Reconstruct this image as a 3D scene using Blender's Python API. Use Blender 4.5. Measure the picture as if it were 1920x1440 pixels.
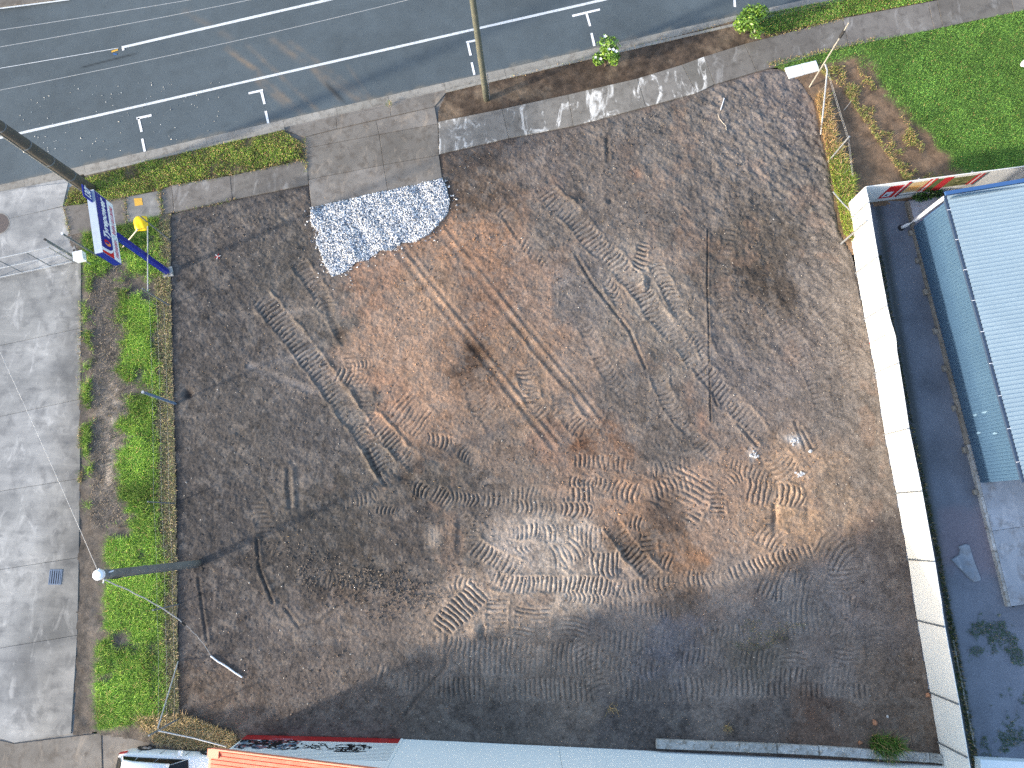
import bpy, math, random
import numpy as np
from mathutils import Vector, Matrix

for o in list(bpy.data.objects):
    bpy.data.objects.remove(o)
rnd = random.Random(7)
RNG = np.random.default_rng(11)
SC = bpy.context.scene
COL = SC.collection
R = math.radians

# ------------------------------------------------------------------ camera
CAM_H = 34.0                       # drone height above the lot
FPX = 1378.0                       # focal length in photo pixels (1920 wide)
TILT, ROLL = R(10.9), R(0.8)
cam_d = bpy.data.cameras.new('Camera')
cam = bpy.data.objects.new('Camera', cam_d)
COL.objects.link(cam)
cam.location = (0, 0, CAM_H)
cam.rotation_euler = (TILT, ROLL, 0)
cam_d.sensor_width = 36.0
cam_d.lens = FPX / 1920.0 * 36.0
cam_d.clip_end = 2000
SC.camera = cam

# ------------------------------------------------------------------ sky, sun, exposure
SUN_EL, SUN_AZ = R(17.0), R(24.0)   # shadows fall towards +x, 24 degrees up in the picture
W = bpy.data.worlds.new('World')
SC.world = W
W.use_nodes = True
wn = W.node_tree.nodes
sky = wn.new('ShaderNodeTexSky')
sky.sky_type = 'NISHITA'
sky.sun_disc = False
sky.sun_elevation = SUN_EL
sky.sun_rotation = math.atan2(-math.cos(SUN_AZ), -math.sin(SUN_AZ))
sky.air_density = 1.0
sky.dust_density = 2.0
sky.altitude = 30
wn['Background'].inputs['Strength'].default_value = 0.15
W.node_tree.links.new(sky.outputs[0], wn['Background'].inputs['Color'])
sun_d = bpy.data.lights.new('Sun', 'SUN')
sun_d.energy = 2.0
sun_d.angle = R(2.2)
sun_d.color = (1.0, 0.91, 0.79)
sun = bpy.data.objects.new('Sun', sun_d)
COL.objects.link(sun)
sdir = Vector((math.cos(SUN_AZ) * math.cos(SUN_EL), math.sin(SUN_AZ) * math.cos(SUN_EL), -math.sin(SUN_EL)))
sun.rotation_euler = sdir.to_track_quat('-Z', 'Y').to_euler()
sun.location = (-30, -15, 30)
SC.view_settings.view_transform = 'Standard'
SC.view_settings.look = 'None'
SC.view_settings.gamma = 1.0
SC.view_settings.exposure = 1.66
SC.cycles.use_denoising = False
SC.cycles.max_bounces = 5

# ------------------------------------------------------------------ pixel <-> ground
_cx, _sx, _cy, _sy = math.cos(TILT), math.sin(TILT), math.cos(ROLL), math.sin(ROLL)
ROT = np.array([[_cy, 0, _sy], [0, 1, 0], [-_sy, 0, _cy]]) @ np.array([[1, 0, 0], [0, _cx, -_sx], [0, _sx, _cx]])


def P(u, v, z=0.0):
    """point at height z seen at photo pixel (u, v)"""
    d = ROT @ np.array([(u - 960) / FPX, -(v - 720) / FPX, -1.0])
    t = (CAM_H - z) / -d[2]
    return Vector((d[0] * t, d[1] * t, z))


def to_px(X, Y, Z=0.0):
    c = ROT.T @ np.stack([np.ravel(X), np.ravel(Y), np.ravel(np.zeros_like(X) + Z) - CAM_H])
    return (960 + FPX * c[0] / -c[2]).reshape(np.shape(X)), (720 - FPX * c[1] / -c[2]).reshape(np.shape(X))


def lin(r, g, b):
    return tuple(((c / 255 / 12.92) if c / 255 < .04045 else ((c / 255 + .055) / 1.055) ** 2.4) for c in (r, g, b))


# ------------------------------------------------------------------ numpy noise
def vnoise(x, y, seed):
    rg = np.random.default_rng(seed)
    tab = rg.random((256, 256))
    xi, yi = np.floor(x).astype(int), np.floor(y).astype(int)
    fx, fy = x - xi, y - yi
    fx, fy = fx * fx * (3 - 2 * fx), fy * fy * (3 - 2 * fy)
    a, b = tab[xi & 255, yi & 255], tab[(xi + 1) & 255, yi & 255]
    c, d = tab[xi & 255, (yi + 1) & 255], tab[(xi + 1) & 255, (yi + 1) & 255]
    return (a * (1 - fx) + b * fx) * (1 - fy) + (c * (1 - fx) + d * fx) * fy - .5


def fbm(x, y, scale, seed, octs=3, gain=.5):
    s, a = 0, 1.0
    for k in range(octs):
        s = s + a * vnoise(x / scale * 2 ** k + 17.3 * k, y / scale * 2 ** k - 9.1 * k, seed + k)
        a *= gain
    return s


def sstep(e0, e1, x):
    t = np.clip((x - e0) / (e1 - e0), 0, 1)
    return t * t * (3 - 2 * t)


def inpoly(poly, X, Y):
    inside = np.zeros(np.shape(X), bool)
    n = len(poly)
    for i in range(n):
        x1, y1 = poly[i]
        x2, y2 = poly[(i + 1) % n]
        if y1 == y2:
            continue
        c = ((y1 > Y) != (y2 > Y)) & (X < (x2 - x1) * (Y - y1) / (y2 - y1) + x1)
        inside ^= c
    return inside


def polydist(poly, X, Y, closed=True):
    """distance to outline"""
    D = np.full(np.shape(X), 1e9)
    n = len(poly)
    for i in range(n if closed else n - 1):
        ax, ay = poly[i]
        bx, by = poly[(i + 1) % n]
        dx, dy = bx - ax, by - ay
        t = np.clip(((X - ax) * dx + (Y - ay) * dy) / (dx * dx + dy * dy + 1e-9), 0, 1)
        D = np.minimum(D, np.hypot(X - ax - t * dx, Y - ay - t * dy))
    return D


# ------------------------------------------------------------------ materials
def new_mat(name):
    m = bpy.data.materials.new(name)
    m.use_nodes = True
    nt = m.node_tree
    return m, nt, nt.nodes['Principled BSDF']


def nd(nt, typ, **kw):
    n = nt.nodes.new(typ)
    for k, v in kw.items():
        if k in n.inputs.keys():
            n.inputs[k].default_value = v
        else:
            setattr(n, k, v)
    return n


def noise_tex(nt, scale, detail=3, rough=.55, vec=None, dist=0):
    n = nd(nt, 'ShaderNodeTexNoise', Scale=scale, Detail=detail, Roughness=rough, Distortion=dist)
    if vec:
        nt.links.new(vec, n.inputs['Vector'])
    return n


def mixc(nt, fac, a, b, blend='MIX'):
    m = nd(nt, 'ShaderNodeMix', data_type='RGBA', blend_type=blend)
    for s, v in ((0, fac), (6, a), (7, b)):
        if hasattr(v, 'is_linked'):
            nt.links.new(v, m.inputs[s])
        else:
            m.inputs[s].default_value = v if s == 0 else ((*v, 1) if len(v) == 3 else v)
    return m.outputs[2]


def ramp(nt, src, lo, hi):
    m = nd(nt, 'ShaderNodeMapRange')
    nt.links.new(src, m.inputs[0])
    m.inputs[1].default_value, m.inputs[2].default_value = lo, hi
    return m.outputs[0]


def bumpn(nt, b, height, strength, dist):
    n = nd(nt, 'ShaderNodeBump', Strength=strength, Distance=dist)
    nt.links.new(height, n.inputs['Height'])
    nt.links.new(n.outputs[0], b.inputs['Normal'])


def plain(name, col, rough=.6, metal=0.0, var=.12, scale=6.0, bump=0.0, dirt=None, dirt_amt=.35, spec=.5):
    """paint / metal / plastic: base colour broken up by soft and fine noise, optional dirt colour"""
    m, nt, b = new_mat(name)
    tc = nd(nt, 'ShaderNodeTexCoord').outputs['Object']
    n1 = noise_tex(nt, scale, 4, .6, tc)
    c = mixc(nt, n1.outputs[0], tuple(x * (1 - var) for x in col), tuple(min(1, x * (1 + var)) for x in col))
    if dirt:
        n2 = noise_tex(nt, scale * .35, 5, .65, tc, .6)
        f = nd(nt, 'ShaderNodeMath', operation='MULTIPLY')
        nt.links.new(ramp(nt, n2.outputs[0], .5, .72), f.inputs[0])
        f.inputs[1].default_value = dirt_amt
        c = mixc(nt, f.outputs[0], c, dirt)
    nt.links.new(c, b.inputs['Base Color'])
    b.inputs['Roughness'].default_value = rough
    b.inputs['Metallic'].default_value = metal
    b.inputs['Specular IOR Level'].default_value = spec
    if bump:
        n3 = noise_tex(nt, scale * 6, 3, .6, tc)
        bumpn(nt, b, n3.outputs[0], .5, bump)
    return m


def concrete(name, c1, c2, stain, white=None, white_amt=0.0, scale=.5, seed=0.0):
    m, nt, b = new_mat(name)
    geo = nd(nt, 'ShaderNodeNewGeometry').outputs['Position']
    mp = nd(nt, 'ShaderNodeMapping')
    mp.inputs['Location'].default_value = (seed, seed * 1.7, 0)
    nt.links.new(geo, mp.inputs['Vector'])
    v = mp.outputs[0]
    big = noise_tex(nt, scale, 5, .6, v, .4)
    mid = noise_tex(nt, scale * 5, 5, .65, v, .3)
    fine = noise_tex(nt, 45, 2, .6, v)
    oi = nd(nt, 'ShaderNodeObjectInfo').outputs['Random']
    c = mixc(nt, ramp(nt, big.outputs[0], .33, .68), c1, c2)
    c = mixc(nt, ramp(nt, mid.outputs[0], .48, .75), c, stain)
    g = mixc(nt, fine.outputs[0], (.80, .80, .80), (1.18, 1.18, 1.18))
    c = mixc(nt, 1.0, c, g, 'MULTIPLY')
    g2 = mixc(nt, oi, (.90, .90, .89), (1.09, 1.09, 1.10))
    c = mixc(nt, 1.0, c, g2, 'MULTIPLY')
    if white:
        wv = nd(nt, 'ShaderNodeMapping')
        wv.inputs['Rotation'].default_value = (0, 0, R(-15))
        wv.inputs['Scale'].default_value = (1.0, .45, 1)
        nt.links.new(v, wv.inputs['Vector'])
        wnz = noise_tex(nt, 1.5, 6, .68, wv.outputs[0], .9)
        f = nd(nt, 'ShaderNodeMath', operation='MULTIPLY')
        nt.links.new(ramp(nt, wnz.outputs[0], .55, .68), f.inputs[0])
        f.inputs[1].default_value = white_amt
        c = mixc(nt, f.outputs[0], c, white)
    nt.links.new(c, b.inputs['Base Color'])
    b.inputs['Roughness'].default_value = .85
    b.inputs['Specular IOR Level'].default_value = .25
    bumpn(nt, b, mid.outputs[0], .25, .01)
    return m


def attr_mat(name, rough=.95, fine=(.72, 1.28), fscale=28, bump=.012, spec=.15, sat_noise=True, transl=0.0):
    """colour from the mesh's own 'Col' attribute, broken up by fine grain"""
    m, nt, b = new_mat(name)
    at = nd(nt, 'ShaderNodeAttribute', attribute_name='Col').outputs['Color']
    geo = nd(nt, 'ShaderNodeNewGeometry').outputs['Position']
    c = at
    n1 = noise_tex(nt, fscale, 4, .7, geo)
    if sat_noise:
        g = mixc(nt, ramp(nt, n1.outputs[0], .28, .72), (fine[0],) * 3, (fine[1],) * 3)
        c = mixc(nt, 1.0, c, g, 'MULTIPLY')
    nt.links.new(c, b.inputs['Base Color'])
    b.inputs['Roughness'].default_value = rough
    b.inputs['Specular IOR Level'].default_value = spec
    if transl:
        b.inputs['Transmission Weight'].default_value = 0
        b.inputs['Subsurface Weight'].default_value = 0
    if bump:
        bumpn(nt, b, n1.outputs[0], .7, bump)
    return m


M = {}
M['soil'] = attr_mat('soil', fscale=16, bump=.025, fine=(.62, 1.38))
M['asphalt'] = attr_mat('asphalt', .9, (.68, 1.34), 24, .006, .25)
M['grass'] = attr_mat('grass_blades', .65, sat_noise=False, bump=0, spec=.2)
M['leaf'] = attr_mat('leaves', .4, sat_noise=False, bump=0, spec=.45)
M['stone'] = attr_mat('stone_chips', .9, (.85, 1.15), 30, 0, .2)
M['print'] = attr_mat('painted_print', .6, (.9, 1.1), 12, 0, .3)
def forecourt_mat():
    m = concrete('forecourt_concrete', lin(120, 121, 121), lin(172, 171, 168), lin(112, 113, 114), lin(196, 195, 192), .5, .28, 31)
    nt = m.node_tree
    b = nt.nodes['Principled BSDF']
    src = b.inputs['Base Color'].links[0].from_socket
    geo = nd(nt, 'ShaderNodeNewGeometry').outputs['Position']
    mp = nd(nt, 'ShaderNodeMapping')
    mp.inputs['Rotation'].default_value = (0, 0, R(-17))
    mp.inputs['Scale'].default_value = (.35, 1.6, 1)
    nt.links.new(geo, mp.inputs['Vector'])
    n1 = noise_tex(nt, .9, 6, .66, mp.outputs[0], .5)
    g = mixc(nt, ramp(nt, n1.outputs[0], .34, .66), (.80, .81, .83), (1.13, 1.13, 1.13))
    c = mixc(nt, 1.0, src, g, 'MULTIPLY')
    sp = nd(nt, 'ShaderNodeSeparateXYZ')
    nt.links.new(geo, sp.inputs[0])
    n2 = noise_tex(nt, .7, 4, .6, geo)
    e = nd(nt, 'ShaderNodeMath', operation='MULTIPLY_ADD')
    nt.links.new(n2.outputs[0], e.inputs[0])
    e.inputs[1].default_value = 2.6
    nt.links.new(sp.outputs[0], e.inputs[2])
    c = mixc(nt, ramp(nt, e.outputs[0], -21.6, -19.6), c, mixc(nt, 1.0, c, (.70, .68, .65), 'MULTIPLY'))
    nt.links.new(c, b.inputs['Base Color'])
    return m


M['slab'] = concrete('footpath_concrete', lin(106, 101, 96), lin(124, 119, 113), lin(90, 85, 80), lin(205, 203, 200), .22, .5, 3)
M['slab_white'] = concrete('smeared_concrete', lin(114, 110, 104), lin(136, 131, 124), lin(98, 93, 87), lin(235, 232, 226), 1.0, .6, 9)
M['apron'] = concrete('driveway_concrete', lin(108, 103, 97), lin(134, 128, 121), lin(92, 84, 76), lin(176, 160, 142), .4, .45, 21)
M['forecourt'] = forecourt_mat()
M['kerb'] = concrete('kerb_concrete', lin(138, 134, 127), lin(160, 156, 148), lin(112, 106, 98), None, 0, .8, 41)
M['shed_slab'] = concrete('shed_slab', lin(128, 136, 146), lin(170, 176, 184), lin(118, 116, 116), lin(205, 208, 212), .4, .35, 51)
M['block'] = concrete('old_block', lin(150, 150, 148), lin(196, 196, 194), lin(105, 94, 76), None, 0, 1.2, 61)
M['line'] = plain('road_paint', (.62, .64, .65), .7, 0, .2, 20, dirt=(.22, .24, .25), dirt_amt=.6)
M['line_new'] = plain('fresh_road_paint', (.82, .82, .82), .6, 0, .06, 20)
M['fence_white'] = plain('white_sheet', (.84, .84, .81), .45, 0, .03, 3, dirt=(.6, .59, .54), dirt_amt=.25)
M['wall_white'] = plain('white_wall', (.87, .93, .95), .6, 0, .02, 1.5, dirt=(.78, .84, .86), dirt_amt=.3)
M['red_paint'] = plain('red_paint', lin(160, 30, 32), .6, 0, .1, 4, dirt=lin(190, 90, 90), dirt_amt=.3)
M['orange_roof'] = plain('orange_roof', lin(205, 92, 62), .55, 0, .14, 2, dirt=lin(225, 150, 125), dirt_amt=.5)
M['orange_trim'] = plain('orange_trim', lin(222, 138, 110), .6, 0, .1, 4, dirt=lin(150, 110, 95), dirt_amt=.4)
M['galv'] = plain('galvanised_pipe', (.42, .44, .46), .45, .6, .15, 8, dirt=(.25, .22, .18), dirt_amt=.4)
M['galv_dark'] = plain('weathered_shaded_pipe', (.20, .22, .24), .5, .4, .2, 8)
M['steel_blue'] = plain('blue_grey_post', lin(105, 125, 150), .5, .2, .12, 6)
M['timber'] = plain('pole_timber', (.085, .075, .062), .85, 0, .3, 5, .01, dirt=(.16, .13, .09), dirt_amt=.5)
M['timber_green'] = plain('mossy_pole_timber', (.10, .105, .08), .85, 0, .3, 5, .01, dirt=(.2, .17, .11), dirt_amt=.6)
M['timber_grey'] = plain('grey_pole_timber', (.165, .165, .155), .75, 0, .3, 4, .01, dirt=(.05, .05, .05), dirt_amt=.6)
M['white_cap'] = plain('white_cap', (.82, .84, .88), .35, 0, .04, 8)
M['wire'] = plain('wire', (.42, .43, .44), .6, .2, .1, 5)
M['wire_light'] = plain('light_wire', (.55, .60, .62), .6, .1, .1, 5)
M['black'] = plain('black_rubber', (.02, .02, .022), .7, 0, .2, 10)
M['sign_blue'] = plain('sign_blue', lin(14, 32, 132), .35, 0, .06, 3)
M['sign_white'] = plain('sign_white', (.80, .83, .86), .4, 0, .03, 3)
M['sign_red'] = plain('sign_red', lin(196, 26, 34), .4, 0, .05, 3)
M['sign_orange'] = plain('sign_orange', lin(240, 150, 70), .4, 0, .05, 3)
M['sign_teal'] = plain('sign_teal', lin(150, 195, 195), .4, 0, .05, 3)
M['sign_text_red'] = plain('sign_text_red', lin(190, 30, 90), .4, 0, .1, 3)
M['sign_top'] = plain('sign_top_metal', (.50, .56, .62), .45, .3, .15, 5, dirt=(.35, .33, .30), dirt_amt=.4)
M['yellow'] = plain('yellow_plastic', lin(250, 205, 10), .5, 0, .06, 5, dirt=lin(190, 140, 20), dirt_amt=.4)
M['yellow_lid'] = plain('yellow_lid', lin(205, 160, 62), .7, 0, .1, 8)
M['iron'] = plain('cast_iron', lin(92, 84, 82), .7, .2, .2, 20, .01)
M['grate'] = plain('grate_steel', lin(95, 112, 135), .5, .4, .15, 12)
M['wall_blue'] = plain('blue_steel_wall', lin(64, 91, 115), .5, .0, .06, 1.2, dirt=lin(76, 104, 128), dirt_amt=.4)
M['roof_pale'] = plain('pale_steel_roof', lin(146, 166, 178), .4, .1, .06, .8, dirt=lin(164, 182, 192), dirt_amt=.4)
M['trim_blue'] = plain('blue_trim', lin(56, 92, 142), .45, 0, .06, 3)
M['gutter'] = plain('dark_gutter', lin(62, 78, 100), .5, .2, .1, 5)
M['downpipe'] = plain('white_downpipe', (.80, .81, .82), .4, 0, .03, 5)
M['brown_edge'] = concrete('footing', lin(122, 116, 106), lin(150, 144, 134), lin(88, 84, 78), None, 0, 1.0, 71)
M['car_paint'] = plain('white_car_paint', (.80, .82, .83), .18, 0, .01, 2, spec=.6)
M['glass'] = plain('dark_glass', (.010, .012, .014), .12, 0, .1, 2, spec=.35)
M['tyre'] = plain('tyre', (.025, .025, .026), .8, 0, .2, 12)
M['rim'] = plain('alloy_rim', (.55, .57, .6), .3, .7, .05, 8)
M['tail'] = plain('tail_lamp', lin(190, 25, 35), .2, 0, .1, 6)
M['lid_white'] = plain('white_lid', (.78, .82, .85), .5, 0, .05, 6, dirt=(.5, .52, .5), dirt_amt=.4)
M['bark'] = plain('bark', (.12, .09, .06), .9, 0, .3, 12)
M['flower'] = plain('white_flower', (.85, .85, .83), .6, 0, .05, 6)
M['wood_pale'] = plain('pale_stick', (.50, .44, .36), .8, 0, .2, 8)
M['weathered_wood'] = plain('weathered_wood', (.30, .28, .24), .85, 0, .2, 8)
M['lime'] = plain('bird_lime', lin(104, 132, 152), .8, 0, .2, 20)
M['mud_dry'] = plain('dry_lump', lin(165, 118, 90), .95, 0, .2, 9, .01)
M['chalk'] = plain('white_rubble', (.50, .50, .50), .85, 0, .2, 12, .01)


# ------------------------------------------------------------------ object helpers
WORLD = {}


def put(name, verts, faces, mat, parent=None, origin=None, smooth=False, cols=None):
    """link ONE mesh object; verts are in world metres, the origin goes to the thing's base"""
    verts = np.asarray([tuple(v) for v in verts] if not isinstance(verts, np.ndarray) else verts, float).reshape(-1, 3)
    if parent is not None:
        o0 = np.array(WORLD[parent.name])
    elif origin is not None:
        o0 = np.array(tuple(origin), float)
    else:
        o0 = np.array([(verts[:, 0].min() + verts[:, 0].max()) / 2, (verts[:, 1].min() + verts[:, 1].max()) / 2, verts[:, 2].min()])
    me = bpy.data.meshes.new(name)
    lv = verts - o0
    if isinstance(faces, np.ndarray):
        nf, k = faces.shape
        me.vertices.add(len(lv))
        me.vertices.foreach_set('co', lv.astype(np.float32).ravel())
        me.loops.add(nf * k)
        me.loops.foreach_set('vertex_index', faces.astype(np.int32).ravel())
        me.polygons.add(nf)
        me.polygons.foreach_set('loop_start', np.arange(0, nf * k, k, dtype=np.int32))
        me.polygons.foreach_set('loop_total', np.full(nf, k, np.int32))
        me.update(calc_edges=True)
    else:
        me.from_pydata([tuple(v) for v in lv], [], [tuple(f) for f in faces])
        me.update()
    if smooth:
        me.polygons.foreach_set('use_smooth', np.ones(len(me.polygons), bool))
    if cols is not None:
        a = me.color_attributes.new('Col', 'FLOAT_COLOR', 'POINT')
        c4 = np.ones((len(lv), 4), np.float32)
        c4[:, :3] = cols
        a.data.foreach_set('color', c4.ravel())
    me.materials.append(M[mat] if isinstance(mat, str) else mat)
    ob = bpy.data.objects.new(name, me)
    COL.objects.link(ob)
    if parent is not None:
        ob.parent = parent
        WORLD[ob.name] = tuple(o0)
    else:
        ob.location = tuple(o0)
        WORLD[ob.name] = tuple(o0)
    return ob


def tag(o, label, cat, group=None):
    o['label'] = label
    o['category'] = cat
    if group:
        o['group'] = group
    return o


def struct(o, label=None):
    o['kind'] = 'structure'
    if label:
        o['label'] = label
    return o


def stuff(o, label=None, cat=None):
    o['kind'] = 'stuff'
    if label:
        o['label'] = label
    if cat:
        o['category'] = cat
    return o


def thing(name, loc, label, cat, group=None):
    o = bpy.data.objects.new(name, None)
    COL.objects.link(o)
    o.location = tuple(loc)
    o.empty_display_size = .2
    WORLD[o.name] = tuple(loc)
    return tag(o, label, cat, group)


class MB:
    def __init__(s):
        s.v, s.f = [], []

    def add(s, vs, fs):
        k = len(s.v)
        s.v += [tuple(v) for v in vs]
        s.f += [tuple(i + k for i in f) for f in fs]
        return s

    def box(s, c, ex, ey, ez):
        """centre and three half-axis vectors"""
        c, ex, ey, ez = Vector(c), Vector(ex), Vector(ey), Vector(ez)
        vs = [c + a * ex + b * ey + d * ez for d in (-1, 1) for a, b in ((-1, -1), (1, -1), (1, 1), (-1, 1))]
        return s.add(vs, [(3, 2, 1, 0), (4, 5, 6, 7), (0, 1, 5, 4), (1, 2, 6, 5), (2, 3, 7, 6), (3, 0, 4, 7)])

    def tube(s, pts, r, n=10, cap=True):
        pts = [Vector(p) for p in pts]
        rs = r if isinstance(r, (list, tuple)) else [r] * len(pts)
        rings = []
        for i, p in enumerate(pts):
            t = (pts[min(i + 1, len(pts) - 1)] - pts[max(i - 1, 0)]).normalized()
            a = t.cross(Vector((0, 0, 1)))
            if a.length < .05:
                a = t.cross(Vector((1, 0, 0)))
            a.normalize()
            b = t.cross(a)
            rings.append([p + (a * math.cos(2 * math.pi * k / n) + b * math.sin(2 * math.pi * k / n)) * rs[i] for k in range(n)])
        vs = [v for rg in rings for v in rg]
        fs = []
        for i in range(len(pts) - 1):
            for k in range(n):
                fs.append((i * n + k, i * n + (k + 1) % n, (i + 1) * n + (k + 1) % n, (i + 1) * n + k))
        if cap:
            fs.append(tuple(range(n))[::-1])
            fs.append(tuple((len(pts) - 1) * n + k for k in range(n)))
        return s.add(vs, fs)

    def prism(s, poly, z0, z1, bev=0.0):
        """polygon (list of xy) extruded from z0 to z1, chamfered top edge"""
        poly = [Vector((p[0], p[1])) for p in poly]
        if sum(poly[i].x * poly[(i + 1) % len(poly)].y - poly[(i + 1) % len(poly)].x * poly[i].y for i in range(len(poly))) < 0:
            poly = poly[::-1]
        n = len(poly)
        lv = [(poly, z0), (poly, z1 - bev)]
        if bev:
            lv.append((inset(poly, bev), z1))
        vs = [(p.x, p.y, z) for pl, z in lv for p in pl]
        fs = [tuple(range(n))[::-1], tuple((len(lv) - 1) * n + k for k in range(n))]
        for l in range(len(lv) - 1):
            for k in range(n):
                fs.append((l * n + k, l * n + (k + 1) % n, (l + 1) * n + (k + 1) % n, (l + 1) * n + k))
        return s.add(vs, fs)

    def build(s, name, mat, parent=None, origin=None, smooth=False):
        return put(name, s.v, s.f, mat, parent, origin, smooth)


def inset(poly, d):
    """shrink a counter-clockwise polygon by d"""
    n = len(poly)
    out = []
    for i in range(n):
        a, b, c = poly[i - 1], poly[i], poly[(i + 1) % n]
        e1, e2 = (b - a).normalized(), (c - b).normalized()
        n1, n2 = Vector((-e1.y, e1.x)), Vector((-e2.y, e2.x))
        k = 1 + n1.dot(n2)
        out.append(b + (n1 + n2) * (d / max(k, .3)))
    return out


def pxpoly(pts, z=0.0):
    return [P(u, v, z).xy for u, v in pts]


def ccw(poly):
    a = sum(poly[i].x * poly[(i + 1) % len(poly)].y - poly[(i + 1) % len(poly)].x * poly[i].y for i in range(len(poly)))
    return poly if a > 0 else poly[::-1]


def slab(name, pts, z1, thick, mat, parent, gap=.008, bev=.008, dz=0.0):
    poly = inset(ccw([Vector(p) for p in pxpoly(pts, z1)]), gap)
    return MB().prism(poly, z1 - thick, z1 + dz, bev).build(name, mat, parent)


def grid_sheet(name, poly, res, hfun, cfun, mat, margin=0.0, **kw):
    """sheet cut to a world polygon, with its own relief and soil / paint colours"""
    px = np.array([(p[0], p[1]) for p in poly])
    x = np.arange(px[:, 0].min() - margin, px[:, 0].max() + margin + res, res)
    y = np.arange(px[:, 1].min() - margin, px[:, 1].max() + margin + res, res)
    X, Y = np.meshgrid(x, y, indexing='ij')
    ins = inpoly([tuple(p) for p in px], X, Y)
    if margin:
        ins |= polydist([tuple(p) for p in px], X, Y) < margin
    U, V = to_px(X, Y, 0)
    Z, extra = hfun(X, Y, U, V)
    C = cfun(X, Y, U, V, extra)
    q = ins[:-1, :-1] | ins[1:, :-1] | ins[1:, 1:] | ins[:-1, 1:]
    idx = np.arange(X.size).reshape(X.shape)
    F = np.stack([idx[:-1, :-1][q], idx[1:, :-1][q], idx[1:, 1:][q], idx[:-1, 1:][q]], 1)
    used = np.zeros(X.size, bool)
    used[F.ravel()] = True
    remap = np.cumsum(used) - 1
    verts = np.stack([X.ravel(), Y.ravel(), Z.ravel()], 1)[used]
    return put(name, verts, remap[F], mat, cols=C.reshape(-1, 3)[used], **kw)


def strip(p, q, w):
    """flat strip between two world points"""
    d = (q - p)
    d.z = 0
    n = Vector((-d.y, d.x, 0)).normalized() * (w / 2)
    return [p - n, q - n, q + n, p + n], [(0, 1, 2, 3)]


def interp_shepard(anchors, U, V, power=3.0):
    num = np.zeros(U.shape + (3,))
    den = np.zeros(U.shape)
    for u, v, col in anchors:
        w = 1 / ((U - u) ** 2 + (V - v) ** 2 + 30 ** 2) ** (power / 2)
        num += w[..., None] * np.array(lin(*col))
        den += w
    return num / den[..., None]


# ================================================================== GROUND
Z_ROAD, Z_PATH, Z_VERGE = -0.12, 0.05, 0.02
big = MB().prism([(-300, -300), (300, -300), (300, 300), (-300, 300)], -1.2, -.45)
struct(big.build('ground', plain('far_ground', lin(95, 92, 76), .95, 0, .25, .4)), 'plain earth all round the site')

# ---- road frame: lip of the gutter is a straight line in the photo
L0, L1 = P(0, 347, Z_ROAD), P(1420, 20, Z_ROAD)
RE = (L1 - L0).normalized()
RN = Vector((-RE.y, RE.x, 0))


def rp(s, t, z=0.0):
    p = L0 + RE * s + RN * t
    return Vector((p.x, p.y, z))


def streak(U, V, p, q, w, soft=1.0):
    dx, dy = q[0] - p[0], q[1] - p[1]
    L = math.hypot(dx, dy)
    s = ((U - p[0]) * dx + (V - p[1]) * dy) / L
    t = ((U - p[0]) * -dy + (V - p[1]) * dx) / L
    return np.exp(-(t / w) ** 2) * sstep(-8, 10, s) * sstep(-8, 25, L - s)


def road_h(X, Y, U, V):
    return np.full(X.shape, Z_ROAD) + .006 * fbm(X, Y, 2.5, 300), None


def road_c(X, Y, U, V, e):
    c = np.ones(X.shape + (3,)) * np.array(lin(82, 91, 96))
    f = fbm(X, Y, 3.0, 310, 4)
    a = X * RE.x + Y * RE.y
    b = -X * RE.y + Y * RE.x
    f2 = fbm(a / 6, b, .9, 320, 3)                        # wheel-polished lanes
    c *= (1 + .18 * f + .10 * f2 + .12 * fbm(X, Y, .35, 325, 2))[..., None]
    tan = np.array(lin(140, 120, 98))
    for p, q, w, k in (((425, 85), (570, 215), 5, .5), ((460, 80), (600, 210), 4, .45), ((505, 70), (700, 205), 6, .38),
                       ((540, 75), (735, 215), 5, .3), ((560, 100), (640, 190), 4, .4), ((650, 120), (700, 190), 3, .25),
                       ((470, 140), (545, 205), 5, .45), ((340, 15), (440, 75), 6, .2), ((420, 90), (500, 140), 3, .4)):
        m = .8 * k * streak(U, V, p, q, w) * np.clip(.75 + 1.4 * fbm(X, Y, .5, 330), 0, 1.3)
        c = c * (1 - m[..., None]) + tan * m[..., None]
    for p, q, w, k in (((610, 154), (652, 196), 4, .55), ((150, 124), (260, 96), 1.6, .6), ((312, 246), (330, 238), 4, .4), ((418, 232), (432, 226), 4, .35)):
        m = k * streak(U, V, p, q, w)
        c *= (1 - m)[..., None]
    lip = polydist([(0, 347), (1420, 20)], U, V, False)
    m = .45 * sstep(9, 0, lip + 9 * fbm(X, Y, .4, 340))
    c = c * (1 - m[..., None]) + np.array(lin(128, 120, 106)) * m[..., None]
    return np.clip(c, .01, 1)


road = struct(grid_sheet('road', [rp(-14, -.05), rp(62, -.05), rp(62, 14), rp(-14, 14)], .09, road_h, road_c, 'asphalt'),
              'dark grey two-lane asphalt street along the top of the picture')


def road_mark(name, p, q, w, mat, parent=road):
    a, b = P(p[0], p[1], Z_ROAD + .012), P(q[0], q[1], Z_ROAD + .012)
    n = max(1, int((b - a).length / .6))
    d = b - a
    nn = Vector((-d.y, d.x, 0)).normalized() * (w / 2)
    vs, fs = [], []
    for i in range(n + 1):
        c = a.lerp(b, i / n)
        j = 1 + .08 * rnd.uniform(-1, 1)
        vs += [c - nn * j, c + nn * j]
        if i:
            fs.append((2 * i - 2, 2 * i, 2 * i + 1, 2 * i - 1))
    return put(name, vs, fs, mat, parent)


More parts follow.
